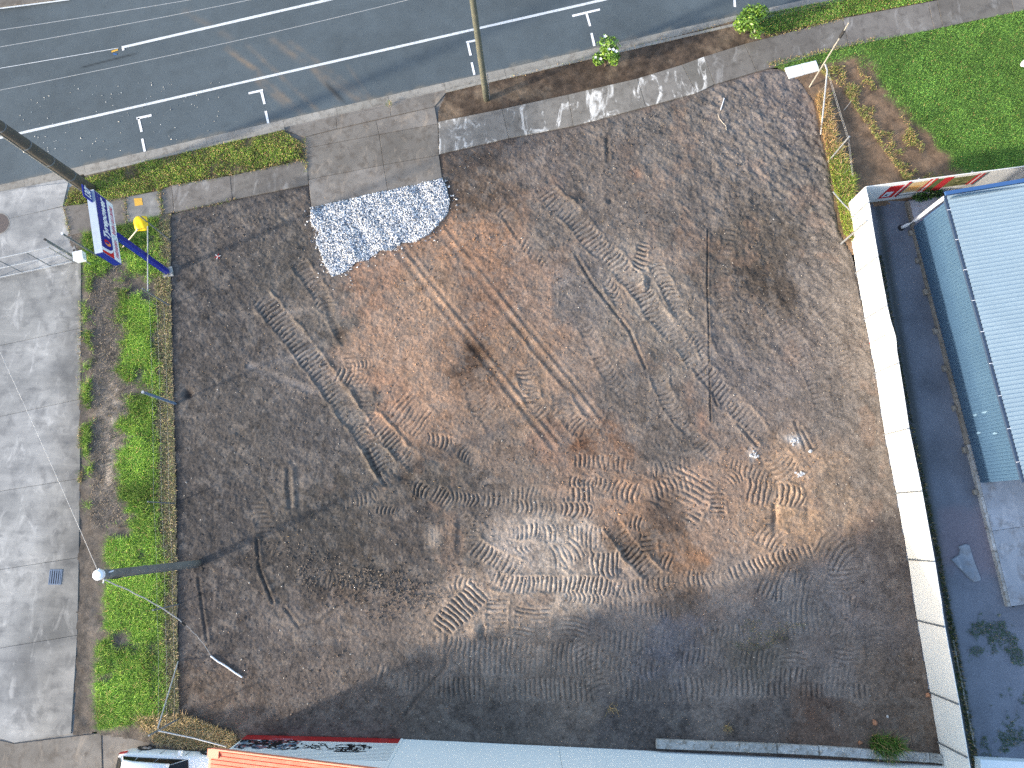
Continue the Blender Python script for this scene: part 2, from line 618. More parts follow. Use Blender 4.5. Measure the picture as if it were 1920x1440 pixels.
road_mark('edge_line', (-300, 327), (1400, -62), .14, 'line')
road_mark('centre_line', (228, 89), (900, -66), .15, 'line')
road_mark('faded_line', (-250, 171), (222, 90), .035, 'line')
for segs in ([((256, 222), (284, 216)), ((259.5, 221), (265.5, 247)), ((266.5, 260), (271.5, 284))],
             [((466, 175), (493, 169)), ((490, 171), (496, 195)), ((498, 208), (503, 231))],
             [((874, 79.5), (900, 73.5)), ((877, 80), (882.5, 104)), ((884.5, 117), (889.5, 140))],
             [((1073, 30), (1125, 17.5)), ((1100, 26), (1106.5, 49)), ((1109, 62), (1114.5, 86))],
             [((1350, -34), (1400, -46)), ((1375, -38), (1378, 13))]):
    for p, q in segs:
        road_mark('parking_mark', p, q, .12, 'line_new')
ym = put('survey_mark', *strip(P(209, 97, Z_ROAD + .014), P(221, 93, Z_ROAD + .014), .1), 'yellow_lid', road)
put('survey_mark', *strip(P(212, 101, Z_ROAD + .016), P(219, 102, Z_ROAD + .016), .09), 'trim_blue', road)
put('lane_reflector', *strip(P(229, 93, Z_ROAD + .02), P(233, 92, Z_ROAD + .02), .12), 'line_new', road)

# far side of the road, top-left corner
fk = [P(u, v, -.02) for u, v in ((-500, 78), (130, -4), (160, -60), (-500, -60))]
far = MB().prism([p.xy for p in fk], -.3, -.02, .02).build('traffic_island', M['apron'])
struct(far, 'brownish concrete island at the far edge of the road')
a, b = P(-300, 54, -.015), P(130, -1, -.015)
put('edge_line', *strip(a, b, .08), 'line', far)

# ---- kerb and gutter, cast in lengths
GUT, KTOP = .44, .15
seams = [-460, -330, -200, -90, 45, 158, 272, 386, 531, 630, 727, 832, 945, 1040, 1140, 1237, 1345, 1450, 1560, 1670, 1800]


def s_at(u):
    return (P(u, 347 - .2303 * u, Z_ROAD) - L0).dot(RE)


kerb = thing('kerb', rp(0, -.3, -.1), 'grey concrete kerb and gutter edging the street', 'kerb')
del kerb['category']
struct(kerb)
for i in range(len(seams) - 1):
    u0, u1 = seams[i], seams[i + 1]
    s0, s1 = s_at(u0) + .006, s_at(u1) - .006
    if s1 < -12:
        continue
    dz = rnd.uniform(-.004, .004)
    gz = Z_ROAD + .012 + dz
    vs = [rp(s, t, z) for s in (s0, s1) for t, z in ((0, gz), (-GUT, gz - .02), (-GUT, -.4), (0, -.4))]
    put('gutter_segment', vs, [(0, 3, 2, 1), (4, 5, 6, 7), (0, 1, 5, 4), (1, 2, 6, 5), (3, 0, 4, 7)], 'kerb', kerb)
    if (u0 < 140 and u1 <= 160) or (531 <= u0 < 830):
        continue
    z1 = .028 + dz
    vs = [rp(s, t, z) for s in (s0, s1) for t, z in ((-GUT, -.4), (-GUT, gz - .018), (-GUT - .05, z1 - .02), (-GUT - .07, z1), (-GUT - .05 - KTOP, z1), (-GUT - .05 - KTOP, -.4))]
    n = 6
    fs = [tuple(range(n)), tuple(range(n, 2 * n))[::-1]] + [(k, k + n, (k + 1) % n + n, (k + 1) % n) for k in range(n)]
    put('kerb_segment', vs, fs, 'kerb', kerb)

# ---- the cleared lot -------------------------------------------------------
FZ = 2.15
FT = [(1622, 350), (1629, 380), (1646, 482), (1663, 574), (1685, 681), (1704, 804), (1728, 921), (1752, 1053), (1771, 1175), (1798, 1320), (1815, 1420), (1836, 1540)]
FP = [P(u, v, FZ) for u, v in FT]
FBASE = [tuple(float(x) for x in to_px(np.array(p.x), np.array(p.y), 0.0)) for p in FP]
LOT = [(318, 402), (450, 372), (578, 347), (585, 390), (828, 335), (822, 288), (955, 258), (1075, 236), (1211, 200), (1306, 174),
       (1345, 158), (1420, 135), (1470, 132), (1500, 150), (1528, 190), (1538, 245), (1556, 320), (1573, 430), (1590, 470)] + [(u + 3, v) for u, v in FBASE[3:10]] + [(1772, 1405), (1780, 1436), (1500, 1418), (1230, 1405), (756, 1386), (463, 1379),
       (440, 1378), (360, 1352), (333, 1345), (330, 1120), (328, 920), (322, 700), (319, 560), (318, 480)]
LOTW = [P(u, v).xy for u, v in LOT]
GRAVEL = [(583, 391), (655, 374), (727, 359), (829, 336), (836, 352), (843, 375), (839, 402), (805, 440), (775, 455), (752, 455), (735, 470), (712, 470), (690, 488), (668, 492), (648, 510), (622, 520), (612, 500),
          (600, 470), (592, 452), (600, 435), (585, 425)]

TRACKS = [
    # polyline, width px, pitch px, depth m, cleat m, tone
    ([(555, 488), (580, 520), (600, 550), (618, 582)], 30, 8.5, .03, .020, 1.02),
    ([(487, 556), (502, 572), (527, 602), (560, 642), (580, 667), (600, 695), (622, 727), (642, 755), (660, 780), (680, 805), (697, 830), (712, 857), (727, 880)], 38, 8.5, .045, .024, 1.22),
    ([(690, 780), (715, 805), (735, 827), (755, 847), (778, 872)], 30, 8, .035, .022, 1.18),
    ([(777, 908), (802, 926)], 24, 8, .03, .024, 1.0), ([(812, 920), (852, 953)], 30, 8, .025, .02, 1.08),
    ([(845, 932), (904, 939)], 24, 8, .02, .02, 1.05), ([(702, 957), (745, 957)], 16, 8, .015, .018, 1.0),
    ([(632, 700), (690, 720)], 28, 8.5, .025, .022, 1.06), ([(655, 685), (700, 680)], 20, 8, .02, .016, 1.06),
    ([(745, 748), (772, 775), (800, 800)], 58, 9, .01, .014, 1.03), ([(800, 821), (847, 831)], 24, 8.5, .02, .02, 1.04),
    ([(862, 838), (892, 864)], 28, 8, .02, .018, 1.03),
    ([(1025, 358), (1042, 380), (1065, 398), (1085, 418), (1105, 442), (1125, 465), (1150, 485), (1172, 510), (1192, 532), (1208, 555), (1222, 580), (1242, 602), (1268, 630), (1292, 660), (1312, 687)], 35, 8.5, .03, .022, 1.18),
    ([(1206, 458), (1203, 485), (1199, 512)], 24, 8.5, .025, .022, 1.10),
    ([(1224, 490), (1240, 520), (1255, 550), (1272, 580), (1292, 607), (1316, 640), (1330, 672)], 24, 8.5, .025, .018, 1.10),
    ([(935, 385), (965, 425), (990, 460), (1030, 500)], 22, 9, .015, .010, 1.02),
    ([(1134, 520), (1150, 545), (1165, 570)], 20, 9, .02, .018, 1.15),
    ([(1335, 714), (1360, 740), (1385, 767), (1410, 792), (1437, 822)], 33, 9, .03, .020, 1.14),
    ([(1228, 695), (1240, 725), (1260, 767), (1277, 792), (1295, 810), (1317, 832), (1345, 857)], 24, 8.5, .02, .014, 1.10),
    ([(983, 690), (992, 730), (1005, 765), (1024, 785)], 30, 9, .02, .018, 1.02),
    ([(1052, 735), (1058, 770), (1080, 795), (1102, 808), (1110, 838)], 34, 9.5, .02, .020, 1.0),
    ([(1077, 862), (1173, 871)], 26, 9, .02, .020, 1.02), ([(1066, 902), (1115, 911)], 22, 8.5, .02, .022, 1.06),
    ([(1052, 926), (1111, 929)], 28, 9, .03, .028, 1.08), ([(1050, 955), (1111, 958)], 24, 9, .025, .024, 1.0),
    ([(1146, 915), (1200, 925)], 38, 9.5, .02, .020, 1.05), ([(1302, 882), (1262, 965)], 100, 10.5, .015, .020, 1.05),
    ([(1146, 980), (1165, 1007), (1186, 1037), (1207, 1060), (1230, 1090)], 33, 9, .045, .026, .82),
    ([(1180, 975), (1205, 985)], 30, 9, .02, .02, .85), ([(1215, 1000), (1218, 1040)], 30, 9, .02, .02, .86),
    ([(1185, 1010), (1200, 1018)], 34, 9, .02, .02, .85), ([(1235, 1050), (1262, 1058)], 34, 9, .02, .02, .88),
    ([(960, 998), (1011, 994)], 24, 8.5, .03, .026, 1.05), ([(967, 1027), (1006, 1022)], 22, 9, .01, .012, 1.12),
    ([(1043, 999), (1132, 1007)], 38, 9, .015, .016, 1.12), ([(1035, 1045), (1060, 1040), (1090, 1020)], 46, 10, .015, .014, 1.08),
    ([(1106, 1056), (1164, 1057)], 44, 9, .02, .022, 1.08),
    ([(921, 1083), (949, 1092), (983, 1096), (1029, 1095), (1075, 1095), (1121, 1099), (1167, 1106)], 32, 8.5, .03, .026, 1.10),
    ([(885, 1022), (915, 1040), (942, 1052), (976, 1066)], 32, 9, .025, .020, 1.08),
    ([(842, 1092), (895, 1098)], 26, 9, .015, .014, 1.1),
    ([(901, 1106), (876, 1130), (850, 1155), (822, 1185)], 46, 9.5, .03, .032, 1.12), ([(1057, 1116), (1134, 1126)], 20, 9, .015, .016, 1.1),
    ([(935, 1118), (930, 1190)], 40, 9, .015, .018, 1.05), ([(1000, 1135), (998, 1195)], 66, 9, .012, .016, 1.05), ([(1070, 1150), (1068, 1200)], 60, 9, .01, .012, 1.0),
    ([(860, 1235), (1130, 1234)], 60, 9.5, .012, .014, 1.05), ([(830, 1292), (1115, 1293)], 42, 9.5, .015, .016, 1.0), ([(1085, 1195), (1125, 1300)], 36, 9.5, .012, .014, 1.0),
    ([(1149, 1290), (1325, 1292)], 48, 10, .015, .016, 1.0), ([(1325, 1279), (1445, 1283)], 54, 10, .015, .016, 1.0), ([(1274, 1234), (1467, 1233)], 30, 10, .012, .015, 1.0),
    ([(1440, 1264), (1600, 1265)], 27, 10, .02, .022, 1.05), ([(1360, 1291), (1630, 1297)], 27, 10, .02, .022, 1.05),
    ([(1462, 1162), (1542, 1164)], 52, 9.5, .015, .015, 1.05), ([(1582, 1055), (1582, 1117)], 62, 9, .015, .016, 1.12), ([(1570, 1137), (1610, 1138)], 42, 9, .015, .018, 1.08),
    ([(1582, 1196), (1610, 1197)], 26, 9, .015, .018, 1.05), ([(1591, 1207), (1591, 1248)], 54, 9, .015, .014, 1.05), ([(1484, 1222), (1484, 1248)], 56, 9, .015, .014, 1.05),
    ([(1430, 1078), (1478, 1102), (1522, 1112)], 66, 10, .02, .022, 1.05), ([(1453, 849), (1482, 898)], 48, 10, .015, .014, 1.05),
    ([(1347, 918), (1346, 966)], 30, 9, .025, .022, 1.0), ([(1400, 918), (1446, 923)], 46, 10, .02, .020, 1.05), ([(1455, 927), (1509, 931)], 38, 10, .025, .024, 1.08),
    ([(1423, 990), (1467, 1022)], 46, 9.5, .02, .018, 1.08), ([(1362, 1080), (1413, 1061), (1462, 1047), (1530, 1031)], 26, 9.5, .02, .024, 1.08),
    ([(1538, 1008), (1592, 1057)], 62, 11, .015, .018, .92), ([(1380, 985), (1350, 1010)], 24, 9, .015, .014, 1.0),
    ([(1365, 905), (1390, 880)], 30, 8, .01, .012, 1.03),
    # fainter runs that link the clear prints
    ([(618, 582), (650, 640), (676, 720), (692, 782)], 26, 8.5, .012, .008, 1.0), ([(860, 965), (880, 990), (886, 1022)], 30, 9, .014, .012, 1.02),
    ([(1312, 687), (1336, 716)], 34, 9, .025, .018, 1.1), ([(1345, 857), (1400, 880), (1440, 900)], 26, 9, .012, .012, 1.03), ([(1198, 925), (1250, 915), (1300, 905)], 34, 9.5, .012, .012, 1.02),
    ([(904, 939), (960, 950), (1052, 956)], 26, 9, .010, .010, 1.02), ([(904, 939), (980, 925), (1060, 926)], 24, 9, .010, .009, 1.02), ([(1113, 910), (1150, 916)], 30, 9, .015, .014, 1.04),
    ([(1167, 1106), (1230, 1095), (1300, 1085), (1362, 1080)], 28, 9.5, .012, .012, 1.0), ([(1134, 1126), (1200, 1140), (1270, 1150)], 24, 9.5, .012, .012, 1.0), ([(1010, 1000), (1043, 999)], 30, 9, .015, .016, 1.08),
    ([(1173, 870), (1230, 880), (1290, 868)], 26, 9, .012, .010, 1.0), ([(820, 1205), (860, 1210), (1000, 1212)], 30, 9.5, .012, .013, 1.0), ([(1130, 1205), (1270, 1200), (1400, 1190)], 40, 10, .010, .011, 1.02),
    ([(1130, 1250), (1274, 1255)], 34, 10, .012, .013, 1.0), ([(1540, 1165), (1570, 1180), (1580, 1200)], 40, 9.5, .012, .012, 1.02), ([(1630, 1262), (1640, 1230), (1640, 1160)], 34, 9.5, .010, .010, 1.02),
    ([(700, 1262), (770, 1280), (835, 1290)], 40, 10, .008, .009, 1.0), ([(560, 1075), (620, 1090), (700, 1085)], 30, 9, .010, .010, .98), ([(480, 940), (500, 1000), (530, 1040)], 30, 9, .008, .009, .98),
    ([(1440, 560), (1480, 620), (1520, 690), (1545, 760)], 30, 9, .014, .009, 1.03), ([(1370, 420), (1352, 520), (1365, 600)], 26, 9, .014, .010, 1.0), ([(1540, 560), (1575, 640), (1600, 740)], 30, 9, .012, .009, 1.02),
    ([(880, 700), (905, 760), (950, 820)], 44, 9, .008, .008, 1.02), ([(1090, 600), (1130, 680), (1170, 740)], 26, 9, .012, .010, 1.03), ([(740, 880), (700, 930), (640, 950)], 24, 9, .008, .009, 1.0),
]
RUTS = [
    ([(688, 842), (704, 878), (722, 908)], 6, .09, .72), ([(884, 648), (950, 732), (1022, 820)], 7, .012, .84), ([(905, 640), (930, 668), (960, 706)], 6, .012, .84),  # dark tones paint ledge and rut shadow into the soil, with browner earth
    ([(965, 610), (1010, 668), (1055, 722)], 5, .015, .8), ([(1300, 690), (1335, 735), (1345, 760)], 4, .03, .75), ([(1385, 795), (1420, 835)], 6, .05, .7), ([(1108, 1030), (1130, 1075), (1172, 1130)], 3, .03, .7),
    # smooth wheel ruts: polyline, width px, depth m
    ([(744, 470), (818, 562), (893, 655), (960, 740), (1038, 838)], 9, .024, 1.14), ([(758, 466), (832, 556), (908, 650), (972, 732), (1046, 826)], 7, .02, 1.08),
    ([(822, 430), (893, 515), (960, 600), (1060, 720), (1118, 795)], 9, .024, 1.14), ([(838, 428), (905, 508), (975, 595), (1072, 712), (1128, 785)], 7, .02, 1.08),
    ([(468, 684), (520, 675), (562, 667)], 8, .02, 1.5), ([(468, 686), (520, 706), (582, 732)], 9, .02, 1.5), ([(518, 589), (560, 583), (597, 580)], 7, .015, 1.45),
    ([(576, 666), (610, 668), (645, 673)], 9, .015, 1.35), ([(1327, 430), (1326, 530), (1329, 617), (1330, 690), (1333, 790)], 2.6, .03, .55),
    ([(1300, 850), (1345, 860)], 8, .01, 1.25), ([(1500, 800), (1522, 840)], 5, .03, .9), ([(1490, 790), (1510, 842)], 5, .03, .85),
    ([(372, 1085), (380, 1140), (388, 1200)], 5, .025, .75), ([(482, 1010), (486, 1065), (512, 1130)], 5, .03, .72), ([(400, 1100), (398, 1155)], 5, .01, 1.25),
    ([(535, 1140), (560, 1175), (600, 1165), (640, 1130)], 5, .025, .75), ([(1138, 260), (1140, 300)], 6, .03, .6), ([(540, 880), (545, 950)], 8, .02, .85), ([(560, 875), (562, 950)], 10, .01, 1.15),
    ([(1080, 480), (1110, 530), (1180, 620), (1210, 690)], 5, .03, .72), ([(940, 400), (985, 470)], 4, .02, .8),
    ([(610, 560), (625, 600), (640, 640)], 9, .04, .65), ([(840, 1180), (835, 1250), (780, 1310), (760, 1340)], 6, .03, .7), ([(1700, 1060), (1500, 1200)], 3, .005, .95),
]


def seg_stamp(poly, U, V, wmax):
    """signed offset t, arc length s and validity for the nearest piece of a polyline (photo px)"""
    T = np.full(U.shape, 1e6)
    S = np.zeros(U.shape)
    E = np.full(U.shape, 1e6)
    L = 0.0
    for i in range(len(poly) - 1):
        (ax, ay), (bx, by) = poly[i], poly[i + 1]
        dx, dy = bx - ax, by - ay
        l = math.hypot(dx, dy)
        s = ((U - ax) * dx + (V - ay) * dy) / l
        t = ((U - ax) * -dy + (V - ay) * dx) / l
        lo = -6 if i == 0 else -wmax * .35
        hi = l + 6 if i == len(poly) - 2 else l + wmax * .35
        over = np.maximum(np.maximum(lo - s, s - hi), 0)
        better = (np.abs(t) + over * 3 < np.abs(T) + E * 3) & (over <= 0)
        T = np.where(better, t, T)
        S = np.where(better, L + s, S)
        E = np.where(better, np.maximum(-np.minimum(s, 0) * (i == 0), np.maximum(s - l, 0) * (i == len(poly) - 2)), E)
        L += l
    return T, S, L


def lot_h(X, Y, U, V):
    warp = fbm(X, Y, 1.2, 77) * 26
    Z = .05 * fbm(X, Y, 4.0, 100, 3)
    rough = .55 + .8 * sstep(1150, 1450, U + warp) * sstep(760, 620, V) + .5 * sstep(1500, 1600, U) + .35 * sstep(640, 300, V)
    rough *= 1 - .30 * np.exp(-(((U - 830) / 170) ** 2 + ((V - 640) / 170) ** 2))
    rough *= 1 - .65 * sstep(1210, 1330, V)
    # dragged, scaly texture running down to the right
    a, b = (X * .75 - Y * .66), (X * .66 + Y * .75)
    drag = fbm(a, b * 2.4, .55, 120, 3)
    clod = fbm(X, Y, .34, 130, 3, .6)
    sharp = np.abs(fbm(X, Y, .5, 140, 2)) * -1.0
    grit = fbm(X, Y, .11, 150, 2, .7)
    Z = Z + rough * (.032 * drag + .030 * clod + .030 * sharp) + .020 * grit + .016 * fbm(X, Y, .075, 155, 1)
    tone = np.ones(X.shape)
    tan = np.zeros(X.shape)
    # wheel ruts
    for poly, w, dep, tn in RUTS:
        m0 = polydist(poly, U, V, False)
        wob = 1 + .35 * fbm(X, Y, .5, 160)
        m = np.exp(-(m0 / (w * .55 * wob)) ** 2)
        berm = np.exp(-((m0 - w * 1.05) / (w * .35 + 1.2)) ** 2)
        Z = Z * (1 - .7 * m) - dep * m + dep * .75 * berm
        tone *= 1 + (tn - 1) * np.exp(-(m0 / (w * .9)) ** 2)
    # crawler tracks: pressed bed with cross cleats and squeezed-up edges
    for k, (poly, w, pitch, dep, cl, tn) in enumerate(TRACKS):
        us = [p[0] for p in poly]
        vs = [p[1] for p in poly]
        mg = w + 14
        sel = (U > min(us) - mg) & (U < max(us) + mg) & (V > min(vs) - mg) & (V < max(vs) + mg)
        if not sel.any():
            continue
        u, v, x, y = U[sel], V[sel], X[sel], Y[sel]
        jit = fbm(x, y, .45, 170 + k, 2)
        T, S, L = seg_stamp(poly, u + 2.5 * jit, v + 2.5 * fbm(x, y, .45, 470 + k, 2), w)
        ok = np.abs(T) < 1e5
        h = w / 2 + 5.0 * fbm(x, y, .5, 570 + k, 3)
        wear = np.clip(.80 + 1.5 * fbm(x, y, .7, 670 + k, 3), .35 if len(poly) > 8 else .08, 1.15)
        ef = 9 * fbm(x, y, .4, 970 + k, 2)
        m = sstep(h + 2.5, h - 3.5, np.abs(T)) * sstep(-6, 9, S + ef) * sstep(L + 6, L - 9, S + ef) * ok
        bend = ((k * 37) % 11 - 5) / 5.0 * min(1.0, 60.0 / L) * .55
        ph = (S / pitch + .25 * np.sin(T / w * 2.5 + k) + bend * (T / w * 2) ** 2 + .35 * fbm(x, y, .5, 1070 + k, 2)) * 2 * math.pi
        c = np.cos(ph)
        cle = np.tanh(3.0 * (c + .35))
        new = -dep * .8 + cl * 1.5 * cle * wear + .018 * fbm(x, y, .14, 770, 2) + .45 * Z[sel]
        z = Z[sel]
        z = z * (1 - m) + new * m
        berm = np.exp(-((np.abs(T) - h - 3) / 3.0) ** 2) * sstep(-2, 8, S) * sstep(L + 2, L - 8, S) * ok
        z = z + dep * 1.2 * berm * np.clip(.6 + 1.6 * fbm(x, y, .5, 870 + k), 0, 1.5)
        Z[sel] = z
        tone[sel] *= 1 + m * (tn - 1) * 1.6 + m * .17 * cle * wear  # slot shade painted into the soil tone, along with damp slots and polished tops
        tan[sel] = np.maximum(tan[sel], m * .55)
    # holes, heaps
    for u, v, ru, rv, d in ((352, 738, 9, 9, -.16), (1217, 530, 8, 14, -.10), (1207, 532, 8, 10, .10), (1453, 965, 5, 26, -.16), (1482, 960, 22, 24, .05), (1516, 962, 6, 16, -.1),
                            (890, 660, 14, 12, -.07), (760, 895, 16, 8, -.12), (725, 905, 14, 6, -.08), (1145, 205, 7, 7, -.06), (1143, 376, 5, 5, -.12), (1240, 940, 12, 14, -.06), (890, 1180, 10, 18, .10), (905, 1185, 6, 16, -.08),
                            (1280, 1115, 40, 18, -.05), (1165, 1068, 9, 7, -.12), (1600, 700, 20, 20, -.03), (1545, 880, 10, 14, .07), (640, 625, 12, 10, -.05), (1650, 1030, 40, 30, .04), (850, 990, 12, 30, .05), (862, 1010, 6, 30, -.05)):
        Z += d * np.exp(-((U - u) / ru) ** 2 - ((V - v) / rv) ** 2) * (1 + .8 * fbm(X, Y, .3, 880))
    # gravel bed pressed into ridges
    gi = inpoly(GRAVEL, U, V)
    Z = np.where(gi, .035 + .13 * fbm(X * .8 + Y * .5, Y * .35 - X * .25, .6, 890, 2), Z)
    # the rim of the lot dips under its neighbours
    d = polydist(LOT, U, V)
    ins = inpoly(LOT, U, V)
    rim = np.where(ins, sstep(0, 9, d), 0)
    Z = Z * (.25 + .75 * rim) - .05 * np.where(ins, sstep(5, 0, d) * .4, 1)
    return Z, (tone, tan, gi, rough)


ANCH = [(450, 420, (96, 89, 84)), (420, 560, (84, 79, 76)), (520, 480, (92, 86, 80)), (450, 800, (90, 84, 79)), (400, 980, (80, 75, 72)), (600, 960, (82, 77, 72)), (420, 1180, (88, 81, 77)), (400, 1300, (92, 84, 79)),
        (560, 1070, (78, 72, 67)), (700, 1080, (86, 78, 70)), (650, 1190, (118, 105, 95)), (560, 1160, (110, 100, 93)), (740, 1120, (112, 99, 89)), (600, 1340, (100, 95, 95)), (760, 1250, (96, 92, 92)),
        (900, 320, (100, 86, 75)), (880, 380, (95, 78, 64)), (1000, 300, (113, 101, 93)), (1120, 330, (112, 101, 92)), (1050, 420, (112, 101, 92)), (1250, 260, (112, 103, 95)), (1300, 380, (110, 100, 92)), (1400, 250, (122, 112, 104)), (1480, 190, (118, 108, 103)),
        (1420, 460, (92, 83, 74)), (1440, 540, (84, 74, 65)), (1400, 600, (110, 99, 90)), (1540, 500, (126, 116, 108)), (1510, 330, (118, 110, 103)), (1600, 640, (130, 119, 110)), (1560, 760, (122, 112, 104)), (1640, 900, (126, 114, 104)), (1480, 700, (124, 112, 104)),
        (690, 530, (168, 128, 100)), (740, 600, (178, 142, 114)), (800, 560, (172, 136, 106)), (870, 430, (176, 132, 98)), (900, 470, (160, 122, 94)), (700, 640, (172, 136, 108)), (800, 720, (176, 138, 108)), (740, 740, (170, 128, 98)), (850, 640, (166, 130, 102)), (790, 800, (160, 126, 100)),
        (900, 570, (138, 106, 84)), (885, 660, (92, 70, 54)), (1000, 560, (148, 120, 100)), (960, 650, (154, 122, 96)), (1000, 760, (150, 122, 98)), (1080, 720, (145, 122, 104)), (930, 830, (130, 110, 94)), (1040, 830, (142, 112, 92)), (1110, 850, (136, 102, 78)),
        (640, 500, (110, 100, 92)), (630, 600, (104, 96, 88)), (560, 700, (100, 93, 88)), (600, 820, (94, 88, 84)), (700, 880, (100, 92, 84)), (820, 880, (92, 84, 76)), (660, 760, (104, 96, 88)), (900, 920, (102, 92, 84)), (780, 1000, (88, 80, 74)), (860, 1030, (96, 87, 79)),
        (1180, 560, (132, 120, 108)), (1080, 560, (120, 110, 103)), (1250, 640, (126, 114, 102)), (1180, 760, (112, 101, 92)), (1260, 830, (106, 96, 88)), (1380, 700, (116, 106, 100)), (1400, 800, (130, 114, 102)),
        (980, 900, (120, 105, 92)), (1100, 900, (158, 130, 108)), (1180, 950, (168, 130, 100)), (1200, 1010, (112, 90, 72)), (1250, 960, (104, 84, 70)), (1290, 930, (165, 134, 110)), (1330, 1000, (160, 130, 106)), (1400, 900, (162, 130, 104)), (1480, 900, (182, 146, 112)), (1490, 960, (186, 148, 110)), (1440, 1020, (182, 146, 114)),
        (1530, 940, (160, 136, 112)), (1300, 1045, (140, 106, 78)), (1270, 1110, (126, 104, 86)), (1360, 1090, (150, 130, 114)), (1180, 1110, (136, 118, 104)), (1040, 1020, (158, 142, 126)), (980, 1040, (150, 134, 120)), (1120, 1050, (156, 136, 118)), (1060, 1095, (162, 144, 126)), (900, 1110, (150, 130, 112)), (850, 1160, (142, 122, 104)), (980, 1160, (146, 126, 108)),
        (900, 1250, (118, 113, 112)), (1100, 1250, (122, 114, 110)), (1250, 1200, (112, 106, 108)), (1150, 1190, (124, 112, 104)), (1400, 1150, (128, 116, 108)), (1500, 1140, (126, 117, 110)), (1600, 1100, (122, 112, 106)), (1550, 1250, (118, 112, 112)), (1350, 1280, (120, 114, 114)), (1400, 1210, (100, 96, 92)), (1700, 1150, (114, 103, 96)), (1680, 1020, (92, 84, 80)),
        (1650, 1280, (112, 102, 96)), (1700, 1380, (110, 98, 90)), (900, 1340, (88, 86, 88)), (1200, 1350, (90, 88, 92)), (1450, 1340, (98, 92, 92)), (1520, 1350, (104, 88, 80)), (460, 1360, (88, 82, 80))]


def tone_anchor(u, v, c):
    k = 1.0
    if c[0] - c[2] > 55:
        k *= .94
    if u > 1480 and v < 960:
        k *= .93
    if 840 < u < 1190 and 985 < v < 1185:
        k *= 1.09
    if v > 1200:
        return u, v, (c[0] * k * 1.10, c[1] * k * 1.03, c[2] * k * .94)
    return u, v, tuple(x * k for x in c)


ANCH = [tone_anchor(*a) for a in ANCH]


def lot_c(X, Y, U, V, e):
    tone, tan, gi, rough = e
    wu, wv = 40 * fbm(X, Y, 1.0, 200, 5, .62), 40 * fbm(X, Y, 1.0, 210, 5, .62)
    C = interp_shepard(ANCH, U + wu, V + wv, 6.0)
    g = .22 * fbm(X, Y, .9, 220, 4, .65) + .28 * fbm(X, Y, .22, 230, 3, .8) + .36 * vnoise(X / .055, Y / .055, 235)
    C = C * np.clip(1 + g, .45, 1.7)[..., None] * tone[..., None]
    # dry pale crust and damp dark crumbs
    pale = sstep(.16, .36, fbm(X, Y, .5, 240, 4, .65))
    C = C * (1 - .22 * pale[..., None]) + np.array(lin(158, 146, 134)) * .22 * pale[..., None]
    dark = sstep(.20, .42, fbm(X, Y, .7, 250, 4, .7))
    C *= (1 - .22 * dark)[..., None]
    # grey topsoil crumbs over the clay
    mott = sstep(.02, .30, fbm(X, Y, .45, 270, 5, .72))
    warm = np.clip((C[..., 0] - C[..., 2]) / .16, 0, 1) * mott * .5
    C = C * (1 - warm[..., None]) + np.array(lin(122, 108, 97)) * warm[..., None]
    # orange clay smears
    org = sstep(.24, .42, fbm(X + 3, Y, 1.6, 260, 4, .6)) * sstep(500, 800, U) * sstep(1240, 1080, V)
    C = C * (1 - .14 * org[..., None]) + np.array(lin(172, 128, 96)) * .14 * org[..., None]
    C = C * (1 - .2 * tan[..., None]) + np.array(lin(150, 134, 118)) * .2 * tan[..., None]
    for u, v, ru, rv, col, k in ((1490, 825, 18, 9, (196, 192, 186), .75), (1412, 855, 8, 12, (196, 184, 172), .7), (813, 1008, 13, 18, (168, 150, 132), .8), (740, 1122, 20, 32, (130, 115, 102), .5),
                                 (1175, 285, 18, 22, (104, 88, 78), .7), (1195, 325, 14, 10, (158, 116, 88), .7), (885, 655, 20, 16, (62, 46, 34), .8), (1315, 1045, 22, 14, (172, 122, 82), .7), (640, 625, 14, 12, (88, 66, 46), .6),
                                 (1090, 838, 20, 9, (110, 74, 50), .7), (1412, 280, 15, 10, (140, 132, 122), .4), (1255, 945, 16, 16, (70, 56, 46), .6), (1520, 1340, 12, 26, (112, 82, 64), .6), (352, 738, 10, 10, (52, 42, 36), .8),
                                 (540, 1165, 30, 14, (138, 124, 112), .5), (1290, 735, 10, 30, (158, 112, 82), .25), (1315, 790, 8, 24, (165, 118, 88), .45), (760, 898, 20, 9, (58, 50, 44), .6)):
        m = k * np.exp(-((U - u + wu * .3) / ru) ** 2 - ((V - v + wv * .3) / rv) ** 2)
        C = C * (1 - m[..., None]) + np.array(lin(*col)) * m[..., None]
    C = np.where(gi[..., None], np.array(lin(152, 157, 164)) * np.clip(1 + g, .5, 1.5)[..., None], C)
    lum = C.mean(-1, keepdims=True)
    C = lum + (C - lum) * .78
    return np.clip(C * .88, .008, .9)


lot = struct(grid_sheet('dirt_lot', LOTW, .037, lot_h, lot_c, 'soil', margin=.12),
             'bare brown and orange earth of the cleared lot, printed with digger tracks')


def lot_z(x, y):
    return 0.0


# ---- soil beds beside the lot
def soil_fun(seed, z0, amp, base, alt, alt_scale=1.2, grey=None):
    def h(X, Y, U, V):
        return z0 + amp * fbm(X, Y, .7, seed, 4, .6), None

    def c(X, Y, U, V, e):
        f = sstep(-.15, .25, fbm(X, Y, alt_scale, seed + 10, 4, .6))
        C = np.array(lin(*base)) * (1 - f[..., None]) + np.array(lin(*alt)) * f[..., None]
        return np.clip(C * np.clip(1 + .6 * fbm(X, Y, .25, seed + 20, 3, .7), .4, 1.7)[..., None], .01, .9)
    return h, c


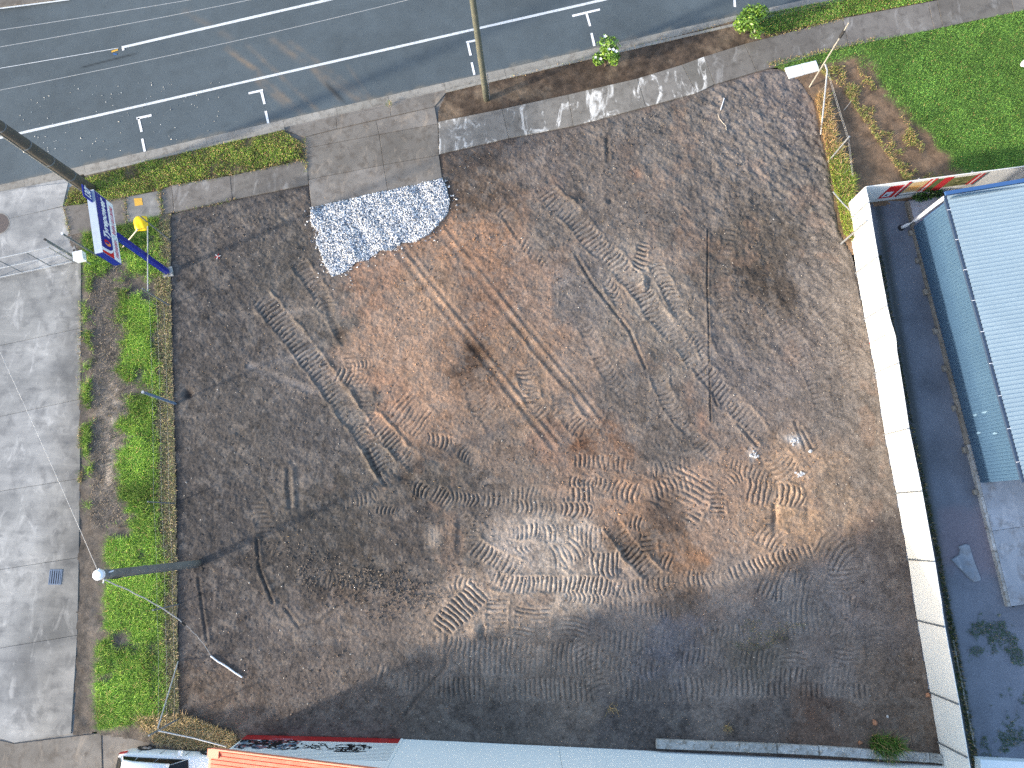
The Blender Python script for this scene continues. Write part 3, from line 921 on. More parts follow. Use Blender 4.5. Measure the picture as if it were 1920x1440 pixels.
VERGE_L = [(121, 387), (132, 352), (150, 338), (270, 304), (400, 274), (530, 246), (566, 268), (568, 300), (552, 299), (480, 318), (400, 332), (322, 348), (298, 358), (235, 370), (167, 384)]
VERGE_R = [(838, 174), (822, 212), (824, 228), (941, 205), (1065, 178), (1195, 148), (1279, 123), (1396, 84), (1440, 70), (1582, 36), (1742, 6), (1840, -20), (1840, -55), (1440, 26), (1377, 40), (1240, 76), (1100, 110), (960, 146)]
STRIP = [(128, 440), (170, 432), (300, 402), (319, 402), (319, 480), (320, 560), (323, 700), (329, 920), (331, 1120), (334, 1345), (362, 1352), (445, 1380), (412, 1402), (290, 1392), (190, 1375), (180, 1370), (140, 1378), (146, 1200), (149, 1040), (151, 860), (151, 700), (153, 500)]
YARD_R = [(1470, 131), (1500, 150), (1528, 190), (1538, 245), (1556, 320), (1573, 430), (1600, 478), (1603, 395), (1650, 385), (1960, 345), (2150, 310), (2150, -30), (1905, 22), (1752, 56), (1640, 74), (1548, 97), (1440, 121)]


def verge_polys(px, z):
    return [P(u, v, z).xy for u, v in px]


h, c = soil_fun(400, -.01, .03, (95, 85, 66), (118, 106, 82))
struct(grid_sheet('verge', verge_polys(VERGE_L, 0), .07, h, c, 'soil'), 'narrow grassed nature strip between kerb and footpath')
h, c = soil_fun(430, -.015, .04, (80, 68, 58), (104, 90, 76))
struct(grid_sheet('garden_bed', verge_polys(VERGE_R, 0), .06, h, c, 'soil'), 'dark mulched earth bed between kerb and footpath')


def strip_c(X, Y, U, V, e):
    base = np.ones(X.shape + (3,)) * np.array(lin(104, 96, 88))
    tan = sstep(288, 312, U + 14 * fbm(X, Y, .8, 455)) * sstep(330, 500, V)
    base = base * (1 - tan[..., None]) + np.array(lin(150, 132, 106)) * tan[..., None]
    pale = np.exp(-((U - 215) / 26) ** 2 - ((V - 880) / 45) ** 2) + .8 * np.exp(-((U - 210) / 22) ** 2 - ((V - 770) / 60) ** 2)
    pale = np.clip(pale * (.7 + 1.6 * fbm(X, Y, .3, 456)), 0, 1)
    base = base * (1 - pale[..., None]) + np.array(lin(172, 158, 142)) * pale[..., None]
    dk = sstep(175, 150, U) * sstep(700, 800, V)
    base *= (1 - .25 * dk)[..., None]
    return np.clip(base * np.clip(1 + .5 * fbm(X, Y, .3, 457, 4, .7), .4, 1.7)[..., None], .01, .9)


h, c = soil_fun(450, .02, .05, (90, 82, 74), (118, 106, 92))
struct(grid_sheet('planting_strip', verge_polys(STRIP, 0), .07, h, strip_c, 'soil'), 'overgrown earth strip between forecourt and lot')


def yard_c(X, Y, U, V, e):
    dirt = np.array(lin(118, 98, 80))
    C = np.ones(X.shape + (3,)) * dirt
    g = sstep(0, 18, (U - 1640) * .80 + (150 - V) * -.30 - 5 + 26 * fbm(X, Y, .9, 475, 3)) * 1.0
    lawn = lawn_mask(U, V, X, Y)
    C = C * (1 - lawn[..., None]) + np.array(lin(84, 108, 52)) * lawn[..., None]
    return np.clip(C * np.clip(1 + .5 * fbm(X, Y, .4, 477, 4, .65), .4, 1.7)[..., None], .01, .9)


def lawn_mask(U, V, X, Y):
    # lawn edge runs from (1575,95) down to (1780,335) in the photo
    d = (U - 1612) * .74 - (V - 110) * .62 + 22 * fbm(X, Y, 1.0, 475, 3)
    return np.maximum(sstep(-8, 22, d), .9 * sstep(126, 106, V + .23 * (U - 1560) + 10 * fbm(X, Y, .6, 476)))


h, c = soil_fun(470, .0, .05, (118, 98, 80), (140, 118, 96))
struct(grid_sheet('neighbour_yard', verge_polys(YARD_R, 0), .07, h, yard_c, 'soil'), 'neighbouring yard of lawn and worn brown earth')

# ---- narrow passage behind the white fence
PASS = [(1592, 398), (1640, 383), (1720, 376), (1745, 380), (1845, 905), (1895, 1140), (1930, 1132), (1990, 1440), (1990, 1500), (1778, 1500)] + [(u + 1.5, v) for u, v in FBASE[1:11][::-1]]


def pass_c(X, Y, U, V, e):
    C = np.ones(X.shape + (3,)) * np.array(lin(112, 117, 127))
    C *= (1 + .35 * fbm(X, Y, 1.6, 492, 4, .6))[..., None]
    g = sstep(930, 980, V + 20 * fbm(X, Y, .6, 493)) * sstep(1090, 1050, V + 20 * fbm(X, Y, .6, 494)) * sstep(1740, 1770, U + 20 * fbm(X, Y, .6, 494))
    C = C * (1 - .6 * g[..., None]) + np.array(lin(128, 116, 122)) * .6 * g[..., None]
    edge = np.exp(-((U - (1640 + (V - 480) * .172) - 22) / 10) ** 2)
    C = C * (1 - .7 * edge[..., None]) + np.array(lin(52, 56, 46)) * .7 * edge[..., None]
    return np.clip(C, .01, .9)


def pass_h(X, Y, U, V):
    return .012 + .012 * fbm(X, Y, 1.5, 490), None


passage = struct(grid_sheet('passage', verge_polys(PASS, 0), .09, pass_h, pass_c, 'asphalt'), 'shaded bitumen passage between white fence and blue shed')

# ---- footpath slabs
fp = thing('footpath', P(900, 250, 0), 'grey concrete footpath of cast slabs along the lot front', 'footpath')
del fp['category']
struct(fp)
TOPS = [(822, 228), (941, 204), (1065, 177), (1195, 147), (1279, 121), (1320, 106), (1396, 82), (1580, 34), (1740, 3.5), (1757, 0), (1890, -28), (2050, -62)]
BOTS = [(823, 289), (954, 259), (1075, 236), (1211, 200), (1306, 174), (1340, 158), (1419, 134), (1592, 86), (1752, 55), (1768, 51), (1902, 23), (2060, -12)]
for i in range(len(TOPS) - 1):
    slab('paving_slab', [TOPS[i], TOPS[i + 1], BOTS[i + 1], BOTS[i]], Z_PATH + rnd.uniform(-.006, .006), .16, 'slab_white' if i < 5 else 'slab', fp)
TL = [(118, 387), (236, 369), (300, 357), (322, 347), (431, 329), (576, 298)]
BL = [(132, 441), (238, 419), (304, 402), (326, 398), (436, 374), (578, 346)]
for i in range(len(TL) - 1):
    if i == 2:
        slab('paving_slab', [TL[i], TL[i + 1], BL[i + 1], BL[i]], Z_PATH - .02, .14, 'slab', fp)
        continue
    slab('paving_slab', [TL[i], TL[i + 1], BL[i + 1], BL[i]], Z_PATH + rnd.uniform(-.006, .006), .16, 'forecourt' if i == 1 else 'slab', fp)
pl = MB().prism(ccw([Vector(p) for p in pxpoly([(251, 372), (266, 371), (268, 384), (253, 386)], .06)]), .02, Z_PATH + .014, .004).build('service_lid', 'yellow_lid', fp)
pl['label'] = 'small square yellow lid'


# ---- driveway crossover
dw = thing('driveway', P(700, 290, 0), 'wide concrete driveway crossing the footpath into the lot', 'driveway')
del dw['category']
struct(dw)
D = [
    ([(533, 244), (630, 220), (632, 241), (571, 257)], -.03), ([(630, 220), (731, 197), (733, 218), (632, 241)], -.03), ([(731, 197), (838, 172), (815, 200), (733, 218)], -.03),
    ([(571, 257), (705, 226), (711, 252), (573, 278)], 0), ([(573, 278), (711, 252), (719, 309), (578, 337)], .01), ([(705, 226), (815, 200), (821, 232), (711, 252)], 0), ([(711, 252), (821, 232), (823, 291), (719, 309)], .01),
    ([(578, 337), (719, 309), (727, 358), (584, 391)], .02), ([(719, 309), (823, 291), (829, 335), (727, 358)], .02)]
for pts, dz in D:
    slab('concrete_slab', pts, .02 + dz, .2, 'apron', dw)

MB().prism(pxpoly([(526, 241), (846, 166), (836, 338), (576, 394)], -.06), -.3, -.055).build('base_course', 'apron', dw)

# ---- forecourt on the left
fc = thing('forecourt', P(60, 800, 0), 'pale stained concrete forecourt left of the grass strip', 'forecourt')
del fc['category']
struct(fc)
LEFT = [[(-260, 420), (0, 363), (45, 352), (128, 342), (118, 386), (60, 400), (-260, 470)], [(-260, 470), (60, 400), (118, 387), (132, 441), (152, 490), (-260, 580)], [(-260, 580), (152, 490), (152, 615), (0, 648), (-260, 700)],
        [(-260, 700), (0, 648), (152, 615), (151, 748), (0, 781), (-260, 838)], [(-260, 838), (0, 781), (151, 748), (150, 897), (0, 921), (-260, 965)],
        [(-260, 965), (0, 921), (150, 897), (148, 1045), (0, 1068), (-260, 1110)], [(-260, 1110), (0, 1068), (148, 1045), (145, 1191), (0, 1215), (-260, 1255)], [(-260, 1255), (0, 1215), (145, 1191), (133, 1376), (26, 1393), (0, 1384), (-260, 1400)]]
MB().prism(pxpoly([(-260, 402), (0, 360), (134, 333), (150, 345), (150, 1370), (300, 1396), (440, 1410), (440, 1520), (-260, 1520)], -.05), -.3, -.03).build('base_course', 'forecourt', fc)
for pts in LEFT:
    slab('concrete_slab', pts, .03 + rnd.uniform(-.003, .003), .2, 'forecourt', fc, gap=.006)
for pts in [[(-260, 1403), (0, 1388), (26, 1394), (190, 1374), (193, 1520), (-260, 1520)], [(192, 1374), (290, 1393), (445, 1402), (445, 1520), (196, 1520)]]:
    slab('concrete_slab', pts, .015, .2, 'apron', fc, gap=.012)
mh = thing('manhole_cover', P(-2, 420, .03), 'round rusty brown manhole cover at the left edge', 'manhole')
mh0 = P(-2, 420, 0)
MB().tube([mh0, mh0 + Vector((0, 0, .042))], .52, 32).build('cover', 'iron', mh)
MB().tube([mh0, mh0 + Vector((0, 0, .038))], .57, 32).build('rim_ring', 'kerb', mh)
dg = thing('drain_grate', P(104, 1082, .03), 'square blue-grey steel drain grate set in the forecourt', 'grate')
g0 = P(104, 1082, .034)
MB().box(g0, (.27, 0, 0), (0, .30, 0), (0, 0, .006)).build('backing', 'black', dg)
fr = MB()
for sx in (-1, 1):
    fr.box(g0 + Vector((sx * .27, 0, .006)), (.02, 0, 0), (0, .31, 0), (0, 0, .01))
    fr.box(g0 + Vector((0, sx * .31, .006)), (.29, 0, 0), (0, .02, 0), (0, 0, .0105))
fr.build('frame', 'grate', dg)
for k in range(5):
    MB().box(g0 + Vector((-.20 + .1 * k, 0, .005)), (.026, 0, 0), (0, .29, 0), (0, 0, .012)).build('bar', 'grate', dg)

# ================================================================== STONES (too many and too small to count)
def blob_template(seed, n=12):
    """one rough low-poly stone"""
    rg = np.random.default_rng(seed)
    t = (1 + 5 ** .5) / 2
    v = np.array([(-1, t, 0), (1, t, 0), (-1, -t, 0), (1, -t, 0), (0, -1, t), (0, 1, t), (0, -1, -t), (0, 1, -t), (t, 0, -1), (t, 0, 1), (-t, 0, -1), (-t, 0, 1)]) / 1.902
    f = np.array([(0, 11, 5), (0, 5, 1), (0, 1, 7), (0, 7, 10), (0, 10, 11), (1, 5, 9), (5, 11, 4), (11, 10, 2), (10, 7, 6), (7, 1, 8), (3, 9, 4), (3, 4, 2), (3, 2, 6), (3, 6, 8), (3, 8, 9), (4, 9, 5), (2, 4, 11), (6, 2, 10), (8, 6, 7), (9, 8, 1)])
    return v * (1 + .28 * rg.standard_normal((12, 1))), f


def scatter_stones(name, xyz, size, cols, flat=.7):
    n = len(xyz)
    tv, tf = blob_template(3)
    ang = RNG.random(n) * 6.283
    ca, sa = np.cos(ang), np.sin(ang)
    sc = size[:, None] * (1 + .3 * RNG.standard_normal((n, 3))).clip(.5, 1.6)
    sc[:, 2] *= flat
    v = tv[None] * sc[:, None, :]
    v = v * (1 + .18 * RNG.standard_normal((n, 12, 1)))
    x = v[..., 0] * ca[:, None] - v[..., 1] * sa[:, None]
    y = v[..., 0] * sa[:, None] + v[..., 1] * ca[:, None]
    V3 = np.stack([x + xyz[:, 0:1], y + xyz[:, 1:2], v[..., 2] + xyz[:, 2:3]], 2).reshape(-1, 3)
    F = (tf[None] + (np.arange(n) * 12)[:, None, None]).reshape(-1, 3)
    return stuff(put(name, V3, F, 'stone', cols=np.repeat(cols, 12, 0)))


def sample_px(poly, n, seed=0):
    rg = np.random.default_rng(seed)
    wp = [tuple(P(u, v).xy) for u, v in poly]
    a = np.array(wp)
    out = np.zeros((0, 2))
    while len(out) < n:
        q = a.min(0) + rg.random((n * 2, 2)) * (a.max(0) - a.min(0))
        out = np.vstack([out, q[inpoly(wp, q[:, 0], q[:, 1])]])
    return out[:n]


gq = sample_px(GRAVEL, 13000, 5)
stray = sample_px([(550, 400), (860, 325), (870, 430), (710, 535), (620, 560), (570, 490)], 1500, 6)
su, sv = to_px(stray[:, 0], stray[:, 1])
stray = stray[RNG.random(len(stray)) < np.exp(-polydist(GRAVEL, su, sv) / 7)]
gq = np.vstack([gq, stray])
gz = .05 + .13 * fbm(gq[:, 0] * .8 + gq[:, 1] * .5, gq[:, 1] * .35 - gq[:, 0] * .25, .6, 890, 2) + RNG.random(len(gq)) * .03
gz[13000:] = .03
gc = np.array(lin(216, 216, 216)) * np.clip(1 + .26 * RNG.standard_normal((len(gq), 1)), .4, 1.4)
blue = (RNG.random(len(gq)) < .30)[:, None]
gc = np.where(blue, np.array(lin(132, 142, 158)) * np.clip(1 + .25 * RNG.standard_normal((len(gq), 1)), .4, 1.5), gc)
scatter_stones('gravel', np.column_stack([gq, gz]), .024 + .015 * RNG.random(len(gq)), gc)['label'] = 'patch of crushed white and blue-grey gravel at the driveway mouth'

cq = sample_px([(325, 410), (1500, 150), (1600, 480), (1760, 1395), (345, 1345)], 15000, 8)
cu, cv = to_px(cq[:, 0], cq[:, 1])
keep = ~inpoly(GRAVEL, cu, cv) & (RNG.random(len(cq)) < np.clip(.55 + 1.6 * fbm(cq[:, 0], cq[:, 1], 1.5, 900, 3), .08, 1)) & inpoly(LOT, cu, cv)
cq = cq[keep]
cu, cv = cu[keep], cv[keep]
cc = interp_shepard(ANCH, cu, cv, 4) * np.clip(.95 + .35 * RNG.standard_normal((len(cq), 1)), .4, 1.8)
scatter_stones('soil_clod', np.column_stack([cq, np.full(len(cq), .008)]), .014 + .026 * RNG.random(len(cq)) ** 2.5, cc)['label'] = 'loose clods and crumbs of earth over the lot'
hq = sample_px([(480, 1000), (760, 1050), (860, 1120), (720, 1190), (560, 1120)], 2600, 9)
hu, hv = to_px(hq[:, 0], hq[:, 1])
hq = hq[RNG.random(len(hq)) < sstep(0, 45, polydist([(480, 1000), (760, 1050), (860, 1120), (720, 1190), (560, 1120)], hu, hv)) * np.clip(.6 + 1.5 * fbm(hq[:, 0], hq[:, 1], .8, 905, 3), .1, 1)]
scatter_stones('soil_clod', np.column_stack([hq, np.full(len(hq), .012)]), .016 + .034 * RNG.random(len(hq)) ** 2.2, np.array(lin(98, 90, 83)) * np.clip(1 + .28 * RNG.standard_normal((len(hq), 1)), .4, 1.8))['label'] = 'heap of dark crumbly clods in the lower left of the lot'
wq = sample_px([(325, 410), (1500, 150), (1600, 480), (1760, 1395), (345, 1345)], 1700, 10)
wu_, wv_ = to_px(wq[:, 0], wq[:, 1])
wq = wq[inpoly(LOT, wu_, wv_)]
wcol = np.array(lin(172, 166, 158)) * np.clip(1 + .25 * RNG.standard_normal((len(wq), 1)), .4, 1.3)
scatter_stones('pebble', np.column_stack([wq, np.full(len(wq), .012)]), .012 + .020 * RNG.random(len(wq)) ** 3, wcol)['label'] = 'small pale pebbles scattered over the bare lot'

# ================================================================== GRASS

def blades(name, xy, height, width, cols, lean=.7, z0=0.02, zs=None):
    n = len(xy)
    ang = RNG.random(n) * 6.283
    la = RNG.random(n) * 6.283
    hgt = height * (.5 + .8 * RNG.random(n))
    ln = hgt * lean * (.3 + RNG.random(n))
    wd = width * (.6 + .8 * RNG.random(n))
    bx, by = np.cos(ang) * wd / 2, np.sin(ang) * wd / 2
    z = (np.full(n, z0) if zs is None else zs)
    mid = .55
    A = np.stack([xy[:, 0] - bx, xy[:, 1] - by, z], 1)
    B = np.stack([xy[:, 0] + bx, xy[:, 1] + by, z], 1)
    mx, my = xy[:, 0] + np.cos(la) * ln * .35, xy[:, 1] + np.sin(la) * ln * .35
    C = np.stack([mx + bx * .8, my + by * .8, z + hgt * .7], 1)
    Dm = np.stack([mx - bx * .8, my - by * .8, z + hgt * .7], 1)
    T = np.stack([xy[:, 0] + np.cos(la) * ln, xy[:, 1] + np.sin(la) * ln, z + hgt * (1 - .15 * lean)], 1)
    V3 = np.stack([A, B, C, Dm, T], 1).reshape(-1, 3)
    k = (np.arange(n) * 5)[:, None]
    F = np.concatenate([k + np.array([0, 1, 2]), k + np.array([0, 2, 3]), k + np.array([3, 2, 4])])
    return stuff(put(name, V3, F, 'grass', cols=np.repeat(cols, 5, 0)))


def gcols(n, base, var=.3, dead=0.0, deadcol=(178, 150, 105), yellow=.25, seed=None):
    c = np.array(lin(*base)) * np.clip(1 + var * RNG.standard_normal((n, 1)), .35, 1.9)
    y = (RNG.random((n, 1)) < yellow)
    c = np.where(y, c * np.array([1.28, 1.10, .85]), c)
    d = (RNG.random((n, 1)) < dead)
    return np.where(d, np.array(lin(*deadcol)) * np.clip(1 + .25 * RNG.standard_normal((n, 1)), .4, 1.5), c)


G_STRIP = [(158, 440), (300, 408), (316, 420), (316, 560), (320, 700), (325, 920), (328, 1120), (330, 1340), (186, 1368), (180, 1300), (185, 1150), (205, 980), (158, 960), (156, 700), (160, 520)]
q = sample_px(G_STRIP, 210000, 21)
u, v = to_px(q[:, 0], q[:, 1])
nz = fbm(q[:, 0], q[:, 1], .9, 910, 5, .68) * 1.5
dens = np.zeros(len(q))
right = sstep(232, 250, u + 30 * nz) * sstep(302, 288, u + 18 * nz)
dens = np.maximum(dens, right * sstep(560, 600, v + 60 * nz) * 1.0)
dens = np.maximum(dens, sstep(520, 490, v + 40 * nz) * sstep(305, 290, u + 25 * nz))
dens = np.maximum(dens, sstep(182, 170, u + 18 * nz) * sstep(980, 900, v) * .8 * np.clip(.6 + 2.5 * nz, 0, 1))
dens = np.maximum(dens, sstep(985, 1020, v + 50 * nz) * sstep(186, 200, u + 34 * nz) * sstep(318, 296, u + 18 * nz))
dens *= 1 - np.exp(-((u - 228) / 25) ** 4 - ((v - 1199) / 24) ** 4)
dens *= 1 - .85 * np.exp(-((u - 205) / 30) ** 4 - ((v - 600) / 80) ** 4)
kp = RNG.random(len(q)) < dens * np.clip(.85 + .8 * nz, .1, 1)
q, u, v, nz = q[kp], u[kp], v[kp], nz[kp]
col = gcols(len(q), (118, 156, 62), .26, .06, yellow=.3) * np.clip(1 + .9 * fbm(q[:, 0], q[:, 1], 1.4, 915, 3), .5, 1.7)[:, None]
blades('strip_grass', q, .24, .012, col, 1.15)['label'] = 'lush green grass growing wild in the strip left of the lot'
q = sample_px([(290, 420), (318, 410), (321, 560), (324, 700), (330, 920), (332, 1120), (336, 1345), (300, 1345), (296, 1100), (292, 900), (290, 700)], 16000, 22)
blades('dry_grass', q, .14, .02, gcols(len(q), (126, 136, 84), .3, .55, (178, 160, 126)), 1.1)['label'] = 'tan dead grass fringe along the left edge of the lot'
q = sample_px([(168, 500), (245, 500), (250, 700), (245, 990), (170, 990)], 9000, 23)
blades('dead_stalks', q, .10, .013, gcols(len(q), (118, 110, 84), .3, .75, (150, 138, 124)), 1.4)['label'] = 'thin dead stalks over the bare bed left of the lot'
q = sample_px([(255, 1345), (345, 1340), (445, 1378), (430, 1400), (360, 1398), (300, 1390)], 7000, 24)
blades('dead_vine', q, .30, .022, gcols(len(q), (142, 134, 92), .35, .65, (186, 162, 124)), 1.0)['label'] = 'brown dead vine heaped against the corner fence'
q = sample_px(VERGE_L, 30000, 25)
u, v = to_px(q[:, 0], q[:, 1])
nz = fbm(q[:, 0], q[:, 1], .7, 920, 4, .6)
kp = RNG.random(len(q)) < np.clip(.75 + 1.5 * nz - .5 * np.exp(-((u - 535) / 20) ** 2 - ((v - 275) / 14) ** 2), .1, 1)
q, nz = q[kp], nz[kp]
col = gcols(len(q), (124, 152, 64), .32, .26, yellow=.3) * np.clip(1 + .8 * nz, .5, 1.6)[:, None]
blades('verge_grass', q, .10, .018, col, .9)['label'] = 'short rough grass on the nature strip left of the driveway'
q = sample_px([(1385, 58), (1420, 60), (1440, 66), (1582, 33), (1742, 3), (1840, -20), (1840, -50), (1440, 24), (1400, 32)], 22000, 26)
blades('verge_grass', q, .09, .018, gcols(len(q), (104, 144, 62), .32, .12, yellow=.25) * np.clip(1 + .8 * fbm(q[:, 0], q[:, 1], .9, 925, 3), .5, 1.6)[:, None], .9)['label'] = 'green grass on the nature strip right of the flowering shrubs'
q = sample_px(YARD_R, 150000, 27)
u, v = to_px(q[:, 0], q[:, 1])
lm = lawn_mask(u, v, q[:, 0], q[:, 1])
kp = (RNG.random(len(q)) < lm * 1.0) & (u < 2000) & (u > 1440)
q, u, v = q[kp], u[kp], v[kp]
nz = fbm(q[:, 0], q[:, 1], 1.2, 930, 4, .6)
col = gcols(len(q), (106, 152, 72), .20, .03, yellow=.25) * np.clip(1 + .5 * nz, .6, 1.5)[:, None]
blades('lawn', q, .085, .012, col, 1.1)['label'] = 'mown green lawn in the neighbouring yard'
q = sample_px([(1530, 130), (1600, 120), (1680, 200), (1740, 290), (1770, 335), (1700, 345), (1640, 260), (1580, 170)], 16000, 28)
nz = fbm(q[:, 0], q[:, 1], .7, 935, 3)
q = q[RNG.random(len(q)) < np.clip(.28 + 2.0 * nz, 0, 1)]
blades('trampled_grass', q, .13, .02, gcols(len(q), (122, 138, 72), .35, .45), 1.2)['label'] = 'half dead straggly grass at the worn lawn edge'
q = sample_px([(1528, 185), (1545, 180), (1560, 260), (1596, 340), (1592, 400), (1600, 455), (1582, 440), (1560, 340)], 11000, 29)
u, v = to_px(q[:, 0], q[:, 1])
dead = sstep(330, 260, v)
col = np.where((RNG.random(len(q)) < .25 + .65 * dead)[:, None], np.array(lin(176, 146, 104)), np.array(lin(128, 150, 62))) * np.clip(1 + .3 * RNG.standard_normal((len(q), 1)), .4, 1.7)
blades('fence_weeds', q, .42, .028, col, .8)['label'] = 'yellowing weeds along the wire fence right of the lot'
for poly, n_, lb in (([(1762, 1180), (1860, 1140), (1920, 1190), (1920, 1420), (1800, 1430), (1770, 1300)], 26000, 'dark green weed patches in the shaded passage'),):
    q = sample_px(poly, n_, 30)
    nz = fbm(q[:, 0], q[:, 1], .9, 940, 4, .65)
    q = q[nz > .20 + .14 * RNG.random(len(q))]
    blades('passage_weeds', q, .07, .013, gcols(len(q), (62, 98, 48), .3, .1), .9)['label'] = lb
q = sample_px([(1642, 480), (1652, 478), (1712, 800), (1764, 1050), (1790, 1180), (1836, 1440), (1822, 1440), (1755, 1050), (1704, 804)], 5000, 31)
blades('fence_foot_weeds', q, .12, .022, gcols(len(q), (58, 74, 38), .35, .2), .8)['label'] = 'dim weeds along the foot of the white fence on the passage side'
q = sample_px([(1540, 1170), (1400, 1160), (1360, 1200), (1400, 1225), (1440, 1215)], 1500, 32)
nz = fbm(q[:, 0], q[:, 1], .6, 945, 3)
q = q[nz > .02]
blades('lot_weeds', q, .05, .014, gcols(len(q), (105, 118, 82), .3, .5), 1.2)['label'] = 'faint scrap of crushed weeds in the lower right of the lot'

jw = []
for (a_, b_, n_) in (((300, 357), (305, 404), 260), ((236, 370), (239, 420), 160), ((120, 388), (132, 438), 120), ((152, 800), (151, 840), 160), ((152, 885), (151, 905), 120), ((151, 560), (152, 760), 240), ((728, 190), (732, 200), 60),
                     ((322, 349), (480, 319), 420), ((480, 319), (566, 301), 260), ((167, 386), (236, 370), 220), ((570, 262), (575, 320), 200), ((1440, 122), (1640, 74), 500), ((1440, 69), (1580, 36), 300), ((312, 404), (440, 375), 120), ((956, 147), (1370, 44), 160)):
    for k in range(n_):
        f_ = rnd.random()
        jw.append(tuple(P(a_[0] + (b_[0] - a_[0]) * f_ + rnd.gauss(0, 2.6), a_[1] + (b_[1] - a_[1]) * f_ + rnd.gauss(0, 2.2)).xy))
jw = np.array(jw)
blades('joint_weeds', jw, .10, .018, gcols(len(jw), (112, 132, 62), .35, .5, (176, 150, 110)), 1.2, .04)['label'] = 'straggly weeds in paving joints and along path edges'
gl = []
for k in range(700):
    f_ = rnd.random()
    gl.append((*P(850 + 540 * f_ + rnd.gauss(0, 2), 168 - 124 * f_ + rnd.gauss(0, 2.2)).xy, -.10))
for k in range(160):
    u_, v_ = rnd.uniform(20, 420), rnd.uniform(150, 300)
    if v_ < 335 - .23 * u_:
        gl.append((*P(u_, v_).xy, Z_ROAD + .01))
gl = np.array(gl)
glc = np.where((np.arange(len(gl)) < 700)[:, None], np.array(lin(126, 108, 84)), np.array(lin(196, 194, 188))) * np.clip(1 + .3 * RNG.standard_normal((len(gl), 1)), .4, 1.4)
scatter_stones('gutter_litter', gl, .014 + .016 * RNG.random(len(gl)) ** 2, glc)['label'] = 'leaf crumbs and grit in the gutter and on the road'

q = sample_px([(335, 420), (1480, 160), (1590, 480), (1740, 1380), (350, 1330)], 1500, 33)
blades('straw_bits', q, .05, .012, gcols(len(q), (150, 140, 118), .3, .6), 2.2, .02)['label'] = 'bits of straw and root scattered over the bare lot'

# ================================================================== THINGS: street side
def pole_thing(name, base, height, r0, r1, mat, label, lean=(0, 0)):
    t = thing(name, base, label, 'pole', 'timber power poles')
    b = Vector(base)
    top = b + Vector((lean[0], lean[1], height))
    pts = [b.lerp(top, k / 8) for k in range(9)]
    pts[0] = pts[0] - Vector((0, 0, .1))
    MB().tube(pts, [r0 + (r1 - r0) * k / 8 for k in range(9)], 20).build('shaft', mat, t, smooth=True)
    return t, top


pa_base = P(170, 356, .02)
pa, pa_top = pole_thing('power_pole', pa_base, 11.5, .30, .20, 'timber', 'dark thick timber pole leaning out of the left edge across the street', (-.5, -.2))
pb_base = P(912, 186, .02)
pb, pb_top = pole_thing('power_pole', pb_base, 11.0, .155, .12, 'timber_green', 'slim greenish timber pole in the earth bed beside the driveway', (-.35, .1))
MB().tube([pb_base + Vector((.17, -.02, 0)), pb_base + Vector((.16, -.02, 2.2))], .022, 8).build('conduit', 'galv', pb)
for pt, tp, nm in ((pa, pa_top, 0), (pb, pb_top, 1)):
    MB().box(tp - Vector((0, 0, .5)), RN * 1.1, RE * .05, (0, 0, .06)).build('crossarm', 'timber', pt)
pc_base = P(372, 1056)
pc, pc_top = pole_thing('power_pole', pc_base, 8.0, .15, .145, 'timber_grey', 'grey timber pole with white cap standing inside the left lot edge')
MB().tube([pc_top - Vector((0, 0, .12)), pc_top + Vector((0, 0, .03)), pc_top + Vector((0, 0, .07))], [.185, .185, .12], 20).build('cap', 'white_cap', pc)
MB().tube([pc_top - Vector((0, 0, .5)), pc_top - Vector((0, 0, .44))], .165, 16).build('metal_band', 'galv_dark', pc)
MB().tube([pc_top - Vector((0, 0, 3.2)), pc_top - Vector((0, 0, 3.14))], .16, 16).build('metal_band', 'galv_dark', pc)

for k in range(3):
    a_ = 2.1 * k + .4
    d_ = Vector((math.cos(a_), math.sin(a_), 0))
    c_ = pc_top - Vector((0, 0, .42)) + d_ * .15
    MB().tube([c_, c_ + d_ * .16], .022, 8).build('insulator', 'white_cap', pc)
MB().tube([pc_top - Vector((0, .16, 1.0 + k * .02)) + Vector((.10 * math.sin(k * 1.3), -.03, .22 * math.cos(k * 1.3))) for k in range(14)], .012, 5).build('cable_coil', 'black', pc)
MB().tube([pc_base + Vector((.02, -.165, 0)), pc_base + Vector((.02, -.162, 7.5))], .018, 6).build('earth_strap', 'galv_dark', pc)
for zz in (1.6, 3.1, 4.6, 6.1):
    c_ = pa_base.lerp(pa_top, zz / 11.5)
    MB().tube([c_ - Vector((0, 0, .03)), c_ + Vector((0, 0, .03))], .30 - .10 * zz / 11.5 + .012, 20).build('metal_band', 'galv_dark', pa)
MB().tube([pa_base + Vector((-.10, -.30, 0)), pa_base.lerp(pa_top, .8) + Vector((-.08, -.235, 0))], .03, 8).build('conduit', 'weathered_wood', pa)


def pole_z_on_line(base, top, l1, l2):
    """height on a pole where it crosses a line seen in the photo"""
    best = (1e9, 7)
    for k in range(101):
        p = Vector(base).lerp(Vector(top), k / 100)
        u, v = to_px(np.array(p.x), np.array(p.y), p.z)
        d = abs((v - l1[1]) - (l2[1] - l1[1]) / (l2[0] - l1[0]) * (u - l1[0]))
        if d < best[0]:
            best = (d, p.copy())
    return best[1]


